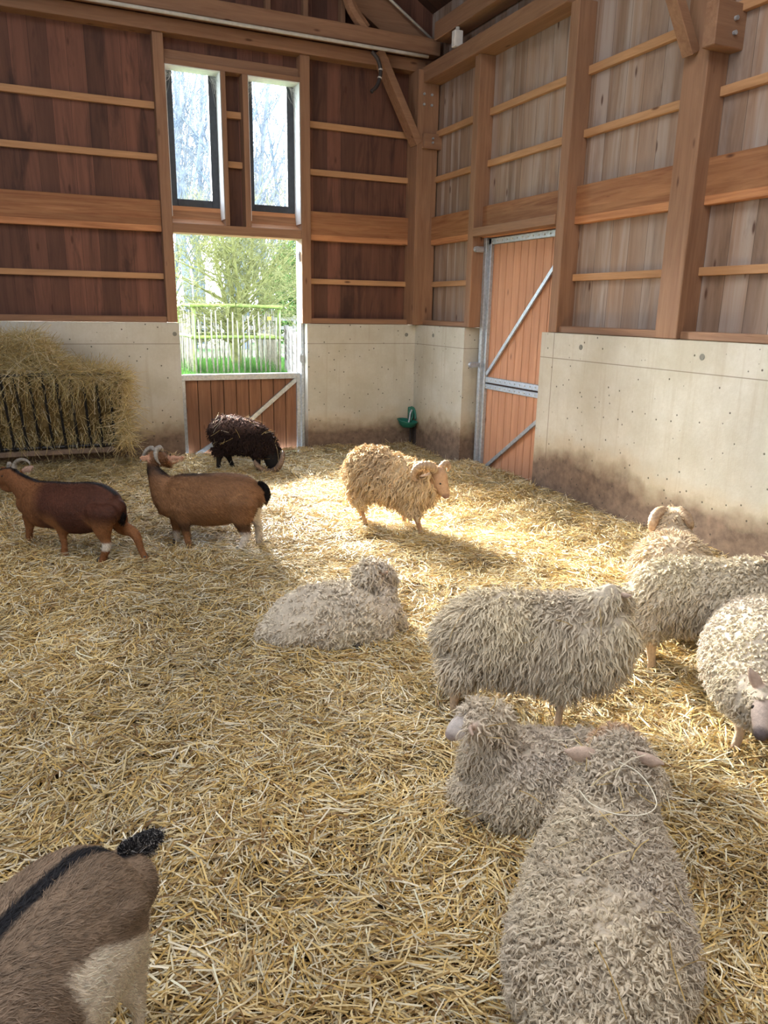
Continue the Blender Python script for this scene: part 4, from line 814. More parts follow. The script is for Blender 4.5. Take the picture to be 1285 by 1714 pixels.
def tri_sample(V, F, w, n, rng):
    a, b, c = V[F[:, 0]], V[F[:, 1]], V[F[:, 2]]; d = V[F[:, 3]]
    ar = np.linalg.norm(np.cross(c - a, d - b), axis=1) * .5 * w
    i = rng.choice(len(F), n, p=ar / ar.sum(), replace=not (n < .8 * (w > .2).sum()))
    u, v = rng.random(n)[:, None], rng.random(n)[:, None]
    P = (a[i] * (1 - u) + b[i] * u) * (1 - v) + (d[i] * (1 - u) + c[i] * u) * v
    N = unit(np.cross(c[i] - a[i], d[i] - b[i]))
    return P, N

def wool(V, F, wt, nclump, per, rng, length, width, curl, hang, back, colour, h, spread=.006, segs=5, lfun=None, tonefun=None, out=1.0, lockr=.0065):
    P0, N0 = tri_sample(V, F, wt, nclump, rng)
    tone = rng.uniform(.86, 1.08, nclump)
    fl = np.stack([fbm(P0 * 5, 2, 101), fbm(P0 * 5, 2, 102), fbm(P0 * 5, 2, 103)], 1)
    D = N0 * out + np.array([0, 0, -1.0]) * hang + (-np.array([*h, 0.0])) * back + fl * .45 + rng.normal(0, .16, (nclump, 3))
    dn = (D * N0).sum(1, keepdims=True)
    D = unit(np.where(dn < .12, D + N0 * (.12 - dn), D))
    Lc = length * rng.uniform(.65, 1.25, nclump)
    if lfun is not None: Lc = Lc * lfun(P0)
    T1 = unit(np.cross(D, N0 + rng.normal(0, .2, (nclump, 3)))); T2 = np.cross(D, T1)
    ph = rng.uniform(0, 2 * np.pi, nclump); fr = rng.uniform(1.2, 2.4, nclump)
    # solid tapered locks
    kc = 6; sc_ = np.linspace(0, 1, kc)
    Pc = (P0 - N0 * .010)[:, None] + D[:, None] * (sc_[None, :, None] * (Lc * .95)[:, None, None])
    thc = ph[:, None] + 2 * np.pi * fr[:, None] * sc_[None]
    ampc = curl * 1.15 * (sc_[None] ** .6) * np.ones((nclump, 1))
    Pc += T1[:, None] * (np.cos(thc) * ampc)[..., None] + T2[:, None] * (np.sin(thc) * ampc)[..., None]
    Pc[..., 2] -= (sc_ ** 2)[None] * (Lc * .35 * min(1, hang + .3))[:, None]
    Pc[..., 2] = np.maximum(Pc[..., 2], .004)
    rc = lockr * rng.uniform(.6, 1.35, nclump)[:, None] * np.array([1.0, 1.05, 1.0, .85, .6, .12])[None]
    ns = 5; aa = np.linspace(0, 2 * np.pi, ns, endpoint=False)
    tw = rng.uniform(0, 6.28, nclump)[:, None]
    ring = T1[:, None, None] * np.cos(aa[None] + tw)[:, None, :, None] + T2[:, None, None] * (np.sin(aa[None] + tw) * .62)[:, None, :, None]
    Vc = (Pc[:, :, None] + ring * rc[:, :, None, None]).reshape(-1, 3)
    b0 = (np.arange(nclump) * kc * ns)[:, None, None] + (np.arange(kc - 1) * ns)[None, :, None]
    j0 = np.arange(ns)[None, None]; j1 = (j0 + 1) % ns
    Fcc = np.stack([b0 + j0, b0 + j1, b0 + ns + j1, b0 + ns + j0], -1).reshape(-1, 4)
    bs = np.array(colour)
    cl = (tonefun(P0, bs) if tonefun is not None else np.tile(bs, (nclump, 1))) * tone[:, None]
    core = (Vc, Fcc, np.repeat(np.clip(cl, 0, .95), kc * ns, 0))
    n = nclump * per; idx = np.repeat(np.arange(nclump), per)
    A1 = unit(np.cross(N0, np.array([.3, .2, 1.0]))); A2 = np.cross(N0, A1)
    off = rng.normal(0, spread, (n, 2))
    R = P0[idx] + A1[idx] * off[:, :1] + A2[idx] * off[:, 1:] - N0[idx] * .009
    k = segs + 1; s = np.linspace(0, 1, k)
    L = Lc[idx] * rng.uniform(.75, 1.1, n)
    dd = unit(D[idx] + rng.normal(0, .055, (n, 3)))
    Pt = R[:, None] + dd[:, None] * (s[None, :, None] * L[:, None, None])
    # converge to the tip of the lock
    conv = (s ** 1.5)[None, :, None] * .7
    Pt -= (A1[idx] * off[:, :1] + A2[idx] * off[:, 1:])[:, None] * conv
    th = ph[idx][:, None] + 2 * np.pi * fr[idx][:, None] * s[None] + rng.normal(0, .18, n)[:, None]
    amp = curl * (s[None] ** .7) * rng.uniform(.6, 1.3, n)[:, None]
    Pt += T1[idx][:, None] * (np.cos(th) * amp)[..., None] + T2[idx][:, None] * (np.sin(th) * amp)[..., None]
    Pt[..., 2] -= (s ** 2)[None] * (L * .35 * min(1, hang + .3))[:, None]
    Pt[..., 2] = np.maximum(Pt[..., 2], .004)
    S = unit(np.cross(dd, N0[idx] + rng.normal(0, .45, (n, 3))))
    W = width * rng.uniform(.7, 1.3, n)[:, None] * (1 - .75 * s[None] ** 1.6)
    Vr, Fr = ribbons(Pt, W, np.repeat(S[:, None], k, 1))
    base = np.array(colour)
    c = base[None] * (tone[idx] * rng.uniform(.93, 1.06, n))[:, None]
    if tonefun is not None: c = tonefun(P0, base)[idx] * (tone[idx] * rng.uniform(.93, 1.06, n))[:, None]
    Cr = np.repeat(np.clip(c, 0, .95), 2 * k, 0)
    if lockr > 0: return np.concatenate([core[0], Vr]), np.concatenate([core[1], Fr + len(core[0])]), np.concatenate([core[2], Cr])
    return Vr, Fr, Cr

def dist_chain(P, ch):
    """distance from points to the chain polyline minus its radius"""
    C = spline(np.array(ch), 3) if len(ch) > 1 else np.array(ch)
    best = np.full(len(P), 9.0)
    for q in C: best = np.minimum(best, np.linalg.norm(P - q[:3], axis=1) - max(q[3], q[4]))
    return best

def smooth01(x, a, b): 
    t = np.clip((x - a) / (b - a), 0, 1); return t * t * (3 - 2 * t)

M['skin'] = attr_mat('animal_skin_and_coat', 0.75, spec=0.25, noise_amt=0.18, nscale=70)
M['wool'] = attr_mat('wool_locks', 0.9, trans=0.05, spec=0.1)
M['fur'] = attr_mat('short_goat_hair', 0.6, trans=0.08, spec=0.35)
M['eye'] = flat('dark_eye', (0.02, 0.012, 0.008), 0.12, 0, 0.1)
M['hoof'] = flat('dark_hoof', (0.05, 0.04, 0.03), 0.55)
def horn_mat(name, a, b_):
    g = G(name)
    c = g.n('ShaderNodeAttribute', attribute_name='Col').outputs['Color']
    n = g.noise(g.obj(), 60, 4)
    cc = g.mix(g.ramp(n, .3, .7), a, b_)
    g.bump(n, .3, .004)
    return g.done(cc, .5)
M['horn_ram'] = horn_mat('ridged_tan_horn', (.30, .19, .11), (.52, .38, .25))
M['horn_dark'] = horn_mat('dark_brown_horn', (.13, .085, .06), (.26, .18, .13))
M['horn_goat'] = horn_mat('grey_goat_horn', (.16, .14, .12), (.36, .33, .29))

def finish(d, thing_name, label, cat, group, V, F, N, col, voxel, parts_col):
    o = (float(np.mean([p[0] for p in d['body']])), float(np.mean([p[1] for p in d['body']])), 0.0)
    root = empty(thing_name, o, label, cat, group)
    Vl = V - np.array(o)
    body = link('body', raw_mesh('body', Vl, F, col, True), M['skin'], root)
    return root, np.array(o)

def horns(d, root, o, mat, ridges=16, amp=.10, flat_=1.0):
    for key in ('horn1', 'horn2'):
        if key not in d: continue
        C = spline(np.array(d[key]), 10); 
        s = np.linspace(0, 1, len(C))
        rr = C[:, 3] * (1 + amp * np.sin(s * ridges * 2 * np.pi))
        V, F = tube(C[:, :3] - o, rr, 12, True)
        link('horn', raw_mesh('horn', V, F, np.full((len(V), 3), .5), True), mat, root)

def ball(mb, c, r, n=10, sc=(1, 1, 1)):
    V, F = [], []
    for i in range(n + 1):
        t = math.pi * i / n
        for j in range(n * 2):
            a = math.pi * j / n
            V.append((c[0] + r * sc[0] * math.sin(t) * math.cos(a), c[1] + r * sc[1] * math.sin(t) * math.sin(a), c[2] + r * sc[2] * math.cos(t)))
    m = n * 2
    for i in range(n):
        for j in range(m): F.append((i * m + j, (i + 1) * m + j, (i + 1) * m + (j + 1) % m, i * m + (j + 1) % m))
    mb.add(V, F)

def eyes(d, root, o, at=1, r=.0075, up=.35, V=None):
    hd = np.array(d['head']); c = hd[at]; t = unit(hd[at + 1, :3] - hd[at - 1, :3])
    lat = unit(np.cross([0, 0, 1.0], t)); u = np.cross(t, lat)
    for sg in (1, -1):
        # the eyes sit on the surface of the head
        dirn = unit(lat * sg * 1.0 + u * up)
        p = c[:3] + dirn * c[4] * .9
        if V is not None:
            rel = V - c[:3]; al = rel @ dirn; off = np.linalg.norm(rel - al[:, None] * dirn, axis=1)
            m = (off < .012) & (al > 0)
            if m.any(): p = c[:3] + dirn * (al[m].max() - r * .35)
        mb = MB(); ball(mb, p - o, r)
        mb.build('eye', M['eye'], root, True)

def hooves(d, root, o, r=.02):
    for l in d['legs']:
        q = l[-1]
        if q[2] > .06: continue
        x, y = q[0] - o[0], q[1] - o[1]; hx, hy = d['h']
        b = MB()
        for sg in (1, -1):
            c = (x - hy * sg * .010 + hx * .006, y + hx * sg * .010 + hy * .006)
            b.tube([(c[0] + hx * .008, c[1] + hy * .008, -.004), (c[0], c[1], .018), (c[0] - hx * .003, c[1] - hy * .003, .036)], [.015, .0125, .010], 8)
        b.build('hoof', M['hoof'], root, True)

WOOL_BASE = (.76, .665, .545)
def sheep(key, label, seed, nclump, per, voxel, length=.05, width=.0026, curl=.0045, hang=.45, back=.1, colour=WOOL_BASE, face=(.62, .50, .40), leg=(.60, .46, .34),
          bare_from=2, group=None, name='sheep', bare_r=.012, lump=.010, lumpf=26, top_tone=None, headwool=.6, spread=.0060, ears=None, nose=(.20, .13, .11), eye_at=1, eye_up=.35, horn=None, legtop=.17, shrink=.022, out=1.0, lockr=.0065):
    d = {k_: ([list(q) for q in v_] if k_ in ('body', 'neck', 'head') else v_) for k_, v_ in AN[key].items()}
    rng = np.random.default_rng(seed)
    for k_ in ('body', 'neck', 'head'):
        for i_, q in enumerate(d.get(k_, [])):
            if k_ == 'head' and i_ >= bare_from: continue
            sh = shrink * (.5 if k_ == 'head' else 1)
            q[3] = max(q[3] - sh, q[3] * .55); q[4] = max(q[4] - sh, q[4] * .55)
    (V, F, N), Lt = bake_body(d, voxel)
    # bare regions
    bare = np.zeros(len(V))
    if len(d['head']) > bare_from: bare = np.maximum(bare, 1 - smooth01(dist_chain(V, d['head'][bare_from:]), .0, bare_r * 1.6))
    db = np.minimum(dist_chain(V, d['body']), dist_chain(V, d.get('neck', d['body'])))
    legm = np.zeros(len(V))
    for l in d['legs']:
        lm = (1 - smooth01(dist_chain(V, l), .0, .02)) * (1 - smooth01(V[:, 2], legtop - .03, legtop + .03)) * smooth01(db, -.005, .02)
        legm = np.maximum(legm, lm)
    earm = np.zeros(len(V))
    for e in ('ear1', 'ear2'):
        if e in d: earm = np.maximum(earm, (1 - smooth01(dist_chain(V, d[e][1:]), .004, .012)))
    cover = np.clip(1 - np.maximum(np.maximum(bare, legm), earm), 0, 1)
    # lumpy fleece under the locks
    lm = lump * (1 - np.abs(fbm(V * lumpf, 2, seed))) * cover
    Vd = V + N * (lm * .9 + .004 * cover)[:, None]
    Vd[:, 2] = np.maximum(Vd[:, 2], .002)
    base = np.array(colour)
    col = np.tile(base * .80, (len(V), 1))
    dirt = np.clip(.5 + .5 * fbm(V * 4, 3, seed + 5), 0, 1)
    col *= (.85 + .2 * dirt)[:, None]
    col = col * cover[:, None] + np.array(face) * (1 - cover)[:, None]
    col = col * (1 - legm[:, None]) + np.array(leg) * legm[:, None]
    ec = np.array((.58, .44, .36)); col = col * (1 - earm[:, None]) + ec * earm[:, None]
    nd = np.array(d['head'])[-1]; nm = 1 - smooth01(np.linalg.norm(V - nd[:3] , axis=1), nd[3] * .9, nd[3] * 1.35)
    col = col * (1 - nm[:, None]) + np.array(nose) * nm[:, None]
    root, o = finish(d, name, label, 'sheep', group, Vd, F, N, col, voxel, None)
    cf = cover[F].mean(1)
    cf = cf * (V[F].mean(1)[:, 2] > .006)
    def lf(P):
        hdist = np.maximum(0, -dist_chain(P, d['head'][:max(bare_from, 1)] if bare_from > 0 else d['head'][:1]) + .02)
        near_head = np.clip(hdist / .04, 0, 1)
        low = smooth01(P[:, 2], legtop, legtop + .1)
        return (1 - (1 - headwool) * near_head) * (.65 + .35 * low)
    def tf(P, b):
        dirt = np.clip(.5 + .5 * fbm(P * 4, 3, seed + 5), 0, 1)
        c = b[None] * (.86 + .22 * dirt)[:, None]
        c = np.minimum(c, .86); c[:, 2] *= (1.04 - .12 * dirt)
        if top_tone is not None: c = top_tone(P, c)
        return c
    Vr, Fr, Cr = wool(Vd, F, np.maximum(cf, 0) ** 1.5 + 1e-9, nclump, per, rng, length, width, curl, hang, back, base, d['h'], spread, 5, lf, tf, out, lockr)
    link('fleece', raw_mesh('fleece', Vr - o, Fr, Cr), M['wool'], root)
    if horn: horns(d, root, o, horn)
    eyes(d, root, o, eye_at, .0075 if key != 'big' else .008, eye_up, Vd)
    hooves(d, root, o)
    if 'tail' in d and key != 'near':
        C = spline(np.array(d['tail']), 3)
        v, f = tube(C[:, :3] - o, C[:, 3], 10, True, dome=True)
        tl = link('tail', raw_mesh('tail', v, f, np.tile(base * .8, (len(v), 1)), True), M['skin'], root)
        vq, fq, nq = v + o, np.array([q for q in f if len(q) == 4], np.int32), None
        Vt, Ft, Ct = wool(vq, fq, np.ones(len(fq)), 220, 5, rng, length * .8, width, curl, .9, .1, base, d['h'], .005, lockr=.004)
        link('tail_wool', raw_mesh('tail_wool', Vt - o, Ft, Ct), M['wool'], tl)
    return root, o, (Vd, F, N)

# wisps lying on a fleece
def wisps(surf, n, rng, name, label, zmin=.25, ln=(.05, .14), center=None, rad=9):
    V, F, N = surf
    P, Nn = tri_sample(V, F, np.where((V[F].mean(1)[:, 2] > zmin), 1.0, 1e-9) * (1 if center is None else (np.linalg.norm(V[F].mean(1) - np.array(center), axis=1) < rad) + 1e-9), n, rng)
    L = rng.uniform(*ln, n)
    D = unit(np.cross(Nn, rng.normal(0, 1, (n, 3))))
    k = 4; s = np.linspace(-.5, .5, k)
    Pt = (P + Nn * .030)[:, None] + D[:, None] * (s[None, :, None] * L[:, None, None])
    bd = np.cross(Nn, D) * (rng.normal(0, .25, n) * L)[:, None]
    Pt += bd[:, None] * (s ** 2)[None, :, None]
    W = np.full((n, k), .0026)
    Vr, Fr = ribbons(Pt, W, np.repeat(unit(np.cross(Nn, D))[:, None], k, 1))
    c = PAL[rng.choice(4, n)] * .8
    o = link(name, raw_mesh(name, Vr, Fr, np.repeat(c, 2 * k, 0)), M['straw'])
    put(o, label, 'straw', None, 'stuff')

rg = np.random.default_rng(99)
def bigtop(P, c):
    t = (1 - smooth01(np.linalg.norm(P - np.array((1.365, 1.43, .45)), axis=1), .06, .11))[:, None]
    return c * (1 - t) + np.array((.66, .46, .31)) * t
_, _, sf = sheep('big', 'woolly ewe lying in the foreground with its back to the camera and both ears out', 1, 14500, 3, .0066, .038, .0013, .0058, .25, .15, lockr=.0050, bare_from=4, headwool=.7, top_tone=bigtop, lump=.018, lumpf=21, spread=.006, horn=None, eye_at=2)
wisps(sf, 46, rg, 'straw_wisps', 'thin straw wisps caught in the fleece of the foreground ewe lying down', .3)
sb = [(1.105, 1.150), (1.19, 1.21)]
lp = spline([(1.235, 1.27, .512), (1.262, 1.235, .50), (1.262, 1.185, .487), (1.235, 1.135, .478), (1.18, 1.12, .478), (1.12, 1.15, .478), (1.095, 1.20, .478), (1.10, 1.25, .48)], 8)
o = MB().tube(lp, .0016, 6).build('straw_stalk', M['straw'], None, True)
a_ = o.data.color_attributes.new('Col', 'FLOAT_COLOR', 'POINT'); a_.data.foreach_set('color', np.tile((.85, .8, .66, 1), len(o.data.vertices)).astype(np.float32))
put(o, 'long pale curved stalk looped on the back of the foreground ewe', 'straw stalk')
_, _, sf = sheep('small', 'woolly ewe lying behind the foreground ewe with its pale face turned left', 2, 9500, 3, .0075, .052, .0014, .0060, .65, .0, lockr=.0052, bare_from=2, headwool=.6, lump=.020, lumpf=18, face=(.66, .60, .58), nose=(.45, .38, .38), horn=None)
wisps(sf, 26, rg, 'straw_wisps', 'straw wisps on the side of the ewe lying behind the foreground ewe', .1)
_, _, sf = sheep('stand', 'shaggy ewe standing side on in the middle right with its head turned away', 3, 8500, 3, .0085, .062, .0014, .0055, .85, .1, lockr=.0054, colour=(.72, .63, .505), bare_from=4, headwool=.55, horn=None, legtop=.16)
wisps(sf, 22, rg, 'straw_wisps', 'straw wisps on the standing shaggy ewe', .25)
sheep('rear', 'white ewe standing at the right edge in front of the horned one', 4, 5600, 3, .010, .045, .0018, .0058, .6, .1, colour=(.76, .67, .53), bare_from=3, horn=None, legtop=.17)
sheep('face', 'ewe at the right edge facing the camera with lowered head and pricked ear', 5, 6400, 3, .009, .030, .0016, .0055, .45, -.1, colour=(.75, .66, .54), bare_from=2, face=(.52, .42, .37), nose=(.15, .12, .12), horn=None, legtop=.17, eye_at=2, eye_up=.5)
sheep('wallram', 'horned sheep standing at the concrete side wall with its back to the camera', 6, 3400, 3, .011, .05, .0022, .004, .5, .15, colour=(.70, .57, .42), bare_from=4, horn=M['horn_ram'])
sheep('lying', 'ewe lying alone in the straw in the middle of the pen', 7, 3600, 4, .009, .048, .0018, .0080, .55, .05, colour=(.76, .67, .55), bare_from=3, headwool=.6, horn=None, lump=.022, lumpf=17, lockr=.0078)
sheep('ram', 'cream ram with curled tan horns walking right in the centre of the barn', 8, 3300, 4, .009, .066, .0020, .0095, .75, .1, lockr=.0082, colour=(.72, .54, .34), face=(.50, .32, .20), leg=(.42, .26, .15), bare_from=1, horn=M['horn_ram'], headwool=.6, nose=(.25, .15, .12), eye_at=2, eye_up=.35, legtop=.15)
def blacktop(P, c):
    t = smooth01(P[:, 2], .40, .52)[:, None]
    return c * (1 - t) + np.array((.16, .10, .085)) * t
_, _, sf = sheep('black', 'dark brown horned sheep grazing with its head down in front of the half door', 9, 2600, 4, .011, .055, .0022, .009, .6, .1, colour=(.035, .022, .02), face=(.012, .01, .01), leg=(.012, .01, .01), nose=(.01, .008, .008), bare_from=1, horn=M['horn_dark'], top_tone=blacktop, lockr=.008)
wisps(sf, 60, rg, 'straw_wisps', 'pale straw wisps caught in the dark brown sheep', .12, (.06, .2))

# --- goats
def goat(key, label, seed, voxel, nfur, flen, fw, colfun, eye_at=1, name='goat'):
    d = AN[key]; rng = np.random.default_rng(seed)
    (V, F, N), Lt = bake_body(d, voxel, 5)
    col = colfun(V, d)
    root, o = finish(d, name, label, 'goat', None, V, F, N, col, voxel, None)
    cf = V[F].mean(1)
    P, Nn = tri_sample(V, F, (cf[:, 2] > .01) * 1.0 + 1e-9, nfur, rng)
    c = colfun(P, d) * rng.uniform(.55, 1.4, nfur)[:, None]
    hb = -np.array([*d['h'], 0.0])
    D = unit(hb * .8 + np.array([0, 0, -.75]) + rng.normal(0, .28, (nfur, 3)) + .5 * np.stack([fbm(P * 9, 2, 3), fbm(P * 9, 2, 4), fbm(P * 9, 2, 5)], 1))
    D = unit(D - (D * Nn).sum(1, keepdims=True) * Nn + Nn * .30)
    L = flen * rng.uniform(.6, 1.3, nfur)
    k = 3; s = np.linspace(0, 1, k)
    Pt = (P - Nn * .001)[:, None] + D[:, None] * (s[None, :, None] * L[:, None, None]) - Nn[:, None] * ((s ** 2)[None, :, None] * (L * .15)[:, None, None])
    S = unit(np.cross(D, Nn) + rng.normal(0, .2, (nfur, 3)))
    W = fw * (1 - .7 * s[None]) * np.ones((nfur, 1))
    Vr, Fr = ribbons(Pt, W, np.repeat(S[:, None], k, 1))
    link('coat', raw_mesh('coat', Vr - o, Fr, np.repeat(np.clip(c, 0, .95), 2 * k, 0)), M['fur'], root)
    horns(d, root, o, M['horn_goat'], 10, .05)
    eyes(d, root, o, eye_at, .0065, .3, V)
    hooves(d, root, o)
    # tail with its tuft
    C = spline(np.array(d['tail']), 3)
    v, f = tube(C[:, :3] - o, C[:, 3] * .7, 10, True, dome=True)
    tc = np.array((.014, .012, .014))
    tl = link('tail', raw_mesh('tail', v, f, np.tile(tc, (len(v), 1)), True), M['skin'], root)
    fq = np.array([q for q in f if len(q) == 4], np.int32)
    tdir = unit(C[-1, :3] - C[0, :3])
    Vt, Ft, Ct = wool(v + o, fq, np.ones(len(fq)), 500 if key != 'near' else 1500, 5, rng, .035, .0016, .001, .3, 0, tc if key != 'near' else (.05, .05, .06), -tdir[:2] * -1.5, .004, 4,
                      None, (lambda P, b: np.where((rng.random(len(P)) < .3)[:, None], np.array((.35, .34, .34)), np.array((.03, .03, .035)))) if key == 'near' else None, .5, 0)
    link('tail_tuft', raw_mesh('tail_tuft', Vt - o, Ft, Ct), M['fur'], tl)
    if 'beard' in d:
        Cb = spline(np.array(d['beard']), 4); vb, fb = tube(Cb[:, :3] - o, Cb[:, 3], 8, True, dome=True)
        link('beard', raw_mesh('beard', vb, fb, np.tile((.45, .26, .14), (len(vb), 1)), True), M['skin'], root)
    return root, o

def spine_coords(P, d):
    h = np.array([*d['h'], 0]); Lt = np.array([-h[1], h[0], 0]); b = np.array(d['body'])
    q = P - np.array([b[:, 0].mean(), b[:, 1].mean(), 0])
    return q @ h, q @ Lt, P[:, 2]

def bleg(P, l, a=.0, b=.02):
    return 1 - smooth01(dist_chain(P, l), a, b)

def col_tan(P, d):
    s, l, z = spine_coords(P, d)
    n = fbm(P * 12, 3, 2)[:, None]
    c = np.tile((.27, .133, .060), (len(P), 1)) * (1 + .12 * n)
    top = smooth01(z, .42, .54)[:, None]; c = c * (1 - .45 * top) + np.array((.19, .10, .06)) * .45 * top
    dark = (smooth01(z, .49, .52) * (1 - smooth01(np.abs(l), .02, .05)) * smooth01(s, -.05, .15) * (1 - smooth01(z, .56, .60)))[:, None]
    c = c * (1 - dark) + np.array((.03, .02, .018)) * dark
    for i, zc in ((1, .10), (2, .145), (3, .33)):
        m = (bleg(P, d['legs'][i], .0, .012) * (1 - smooth01(z, zc - .008, zc + .008)))[:, None]
        c = c * (1 - m) + np.array((.75, .68, .60)) * m
    for i in (0, 2):
        m = (bleg(P, d['legs'][i], 0, .012) * smooth01(z, .135, .15) * (1 - smooth01(z, .19, .23)))[:, None] * .7
        c = c * (1 - m) + np.array((.06, .03, .02)) * m
    for e in ('ear1', 'ear2'):
        m = (1 - smooth01(dist_chain(P, d[e][1:]), .004, .012))[:, None]; c = c * (1 - m) + np.array((.58, .33, .22)) * m
    hd = (1 - smooth01(dist_chain(P, d['head'][2:]), .0, .02))[:, None] * .6; c = c * (1 - hd) + np.array((.52, .28, .15)) * hd
    return np.clip(c, 0, 1)

def col_dark(P, d):
    s, l, z = spine_coords(P, d)
    n = fbm(P * 10, 3, 6)[:, None]
    c = np.tile((.085, .030, .018), (len(P), 1)) * (1 + .2 * n)
    lowc = np.array((.27, .115, .045))
    b = d['body']
    fr = (smooth01(s, .14, .26) * .7)[:, None]; c = c * (1 - fr) + lowc * fr
    lg = np.zeros(len(P))
    for q in d['legs']: lg = np.maximum(lg, bleg(P, q, -.01, .03))
    lg = (lg * (1 - smooth01(z, .22, .34)))[:, None]; c = c * (1 - lg) + lowc * lg
    bl = (1 - smooth01(z, .15, .20))[:, None] * .0; c = c * (1 - bl)
    st = ((1 - smooth01(np.abs(l), .012, .03)) * smooth01(z, .42, .45))[:, None]; c = c * (1 - st) + np.array((.012, .01, .012)) * st
    m = (bleg(P, d['legs'][2], 0, .015) * smooth01(z, .085, .095) * (1 - smooth01(z, .135, .15)))[:, None]; c = c * (1 - m) + np.array((.72, .66, .58)) * m
    rp = ((1 - smooth01(np.linalg.norm(P - np.array([.335, 4.93, .33]), axis=1), .03, .05)))[:, None]; c = c * (1 - rp) + np.array((.55, .42, .30)) * rp
    m = (1 - smooth01(dist_chain(P, d['ear1'][1:]), .004, .012))[:, None]; c = c * (1 - m) + np.array((.50, .33, .26)) * m
    return np.clip(c, 0, 1)

def col_near(P, d):
    s, l, z = spine_coords(P, d)
    n = fbm(P * 14, 3, 12)[:, None]
    c = np.tile((.245, .175, .122), (len(P), 1)) * (1 + .14 * n)
    gr = (.5 + .5 * fbm(P * 5, 2, 13))[:, None]; c = c * (1 - .35 * gr) + np.array((.20, .15, .115)) * .35 * gr
    w = fbm(P * 6, 2, 44) * .008
    st = ((1 - smooth01(np.abs(l + w), .011, .022)) * smooth01(z, .52, .56))[:, None]; c = c * (1 - st) + np.array((.010, .010, .014)) * st
    # white patch over the thigh and lower leg
    n2 = fbm(P * 9, 2, 23) * .02
    zz = z + n2
    m = (smooth01(s, .02, .05) * 0 + (1 - smooth01(zz, .530 - .40 * np.clip(-s - .2, 0, 1), .545 - .40 * np.clip(-s - .2, 0, 1)))) * smooth01(-s + .15 * (z - .45), .135, .155) * smooth01(l, -.02, .02)
    m = np.maximum(m, (1 - smooth01(zz, .30, .33)) * smooth01(-s, .12, .18))[:, None]
    c = c * (1 - m) + np.array((.82, .73, .60)) * m
    return np.clip(c, 0, 1)

goat('tan', 'tan goat with grey horns and white socks standing with its head turned back', 31, .0095, 34000, .024, .0026, col_tan)
goat('dark', 'dark reddish brown goat walking left with a black tail at the left edge', 32, .0095, 24000, .016, .0024, col_dark)
goat('near', 'brown goat with a black back stripe and white thigh in the bottom left corner', 33, .0085, 70000, .017, .0016, col_near)

# ------------------------------------------------------------------ outside
def grass_mat():
    g = G('meadow_grass'); v = g.obj(); 
    n = g.noise(v, .35, 4, .6); f = g.noise(v, 9, 5, .7)
    c = g.mix(g.ramp(f, .3, .7), (.03, .08, .018), (.055, .125, .03))
    c = g.mix(g.ramp(n, .50, .60, 0, .8), c, (.14, .135, .125))
    g.bump(f, .6, .05)
    return g.done(c, .9)
gm = MB().box(-60, 90, 8.26, 140, -.45, -.02); o = gm.build('ground_outside', grass_mat()); put(o, kind='structure')
rng = np.random.default_rng(55)
n = 26000
x, y = rng.uniform(2.4, 7.4, n), rng.uniform(16.6, 24, n)
D = unit(np.stack([rng.normal(0, .4, n), rng.normal(0, .4, n), np.ones(n)], 1)); L = rng.uniform(.05, .20, n) * (1 + 1.2 * ((x > 3.3) & (x < 5.4) & (y > 18.2) & (y < 20.6)))
P = np.stack([x, y, np.full(n, -.02)], 1)[:, None] + D[:, None] * (np.array([0, .5, 1])[None, :, None] * L[:, None, None]); P[:, 2, 0] += rng.normal(0, .03, n)
S = unit(np.stack([rng.normal(0, 1, n), rng.normal(0, 1, n), np.zeros(n)], 1))
Vr, Fr = ribbons(P, np.array([.012, .009, .002])[None] * np.ones((n, 1)), np.repeat(S[:, None], 3, 1))
cc = np.array([(.04, .125, .022), (.07, .17, .032), (.03, .09, .018)])[rng.choice(3, n)]
M['grass'] = attr_mat('grass_blades', .8, trans=.3)
o = link('grass', raw_mesh('grass', Vr, Fr, np.repeat(cc, 6, 0)), M['grass']); put(o, 'fresh green grass around the fenced tree outside', 'grass', None, 'stuff')

# stake cage around the tree
tg = empty('tree_guard', (4.35, 19.4, 0), 'square cage of upright stakes and mossy rails around the tree outside', 'tree guard')
gx0, gx1, gy0, gy1 = 3.33, 5.38, 18.3, 20.4
for (x, y) in ((gx0, gy0), (gx1, gy0), (gx0, gy1), (gx1, gy1)):
    local(MB().tube([(x, y, -.1), (x + .01, y, 1.66)], .045, 8), 'corner_post', M['mosswood'], tg, True)
for (a, b2) in (((gx0 - .08, gy0), (gx1 + .08, gy0)), ((gx1, gy0), (gx1, gy1)), ((gx0, gy1), (gx1, gy1)), ((gx0, gy0), (gx0, gy1))):
    for z in (1.62, .90):
        local(MB().tube(spline([(a[0], a[1] - .05, z), ((a[0] + b2[0]) / 2, (a[1] + b2[1]) / 2 - .05, z + .01), (b2[0], b2[1] - .05, z - .01)], 3), .042, 8), 'rail', M['mosswood'], tg, True)
    if True:
        N_ = 17
        for i in range(N_):
            t = (i + .5) / N_; x, y = a[0] + (b2[0] - a[0]) * t, a[1] + (b2[1] - a[1]) * t
            q = rng.normal(0, .018, 2); hgt = rng.uniform(1.25, 1.58)
            local(MB().tube([(x + q[0], y - .09, -.05), (x + q[0] * .3 + rng.normal(0, .008), y - .09, hgt * .5), (x + q[1], y - .09, hgt)], [.022, .021, .016], 6), 'stake', M['stake'], tg, True)
local(MB().box(5.06, 5.15, 18.16, 18.17, 1.31, 1.39), 'tag', M['yellow'], tg)

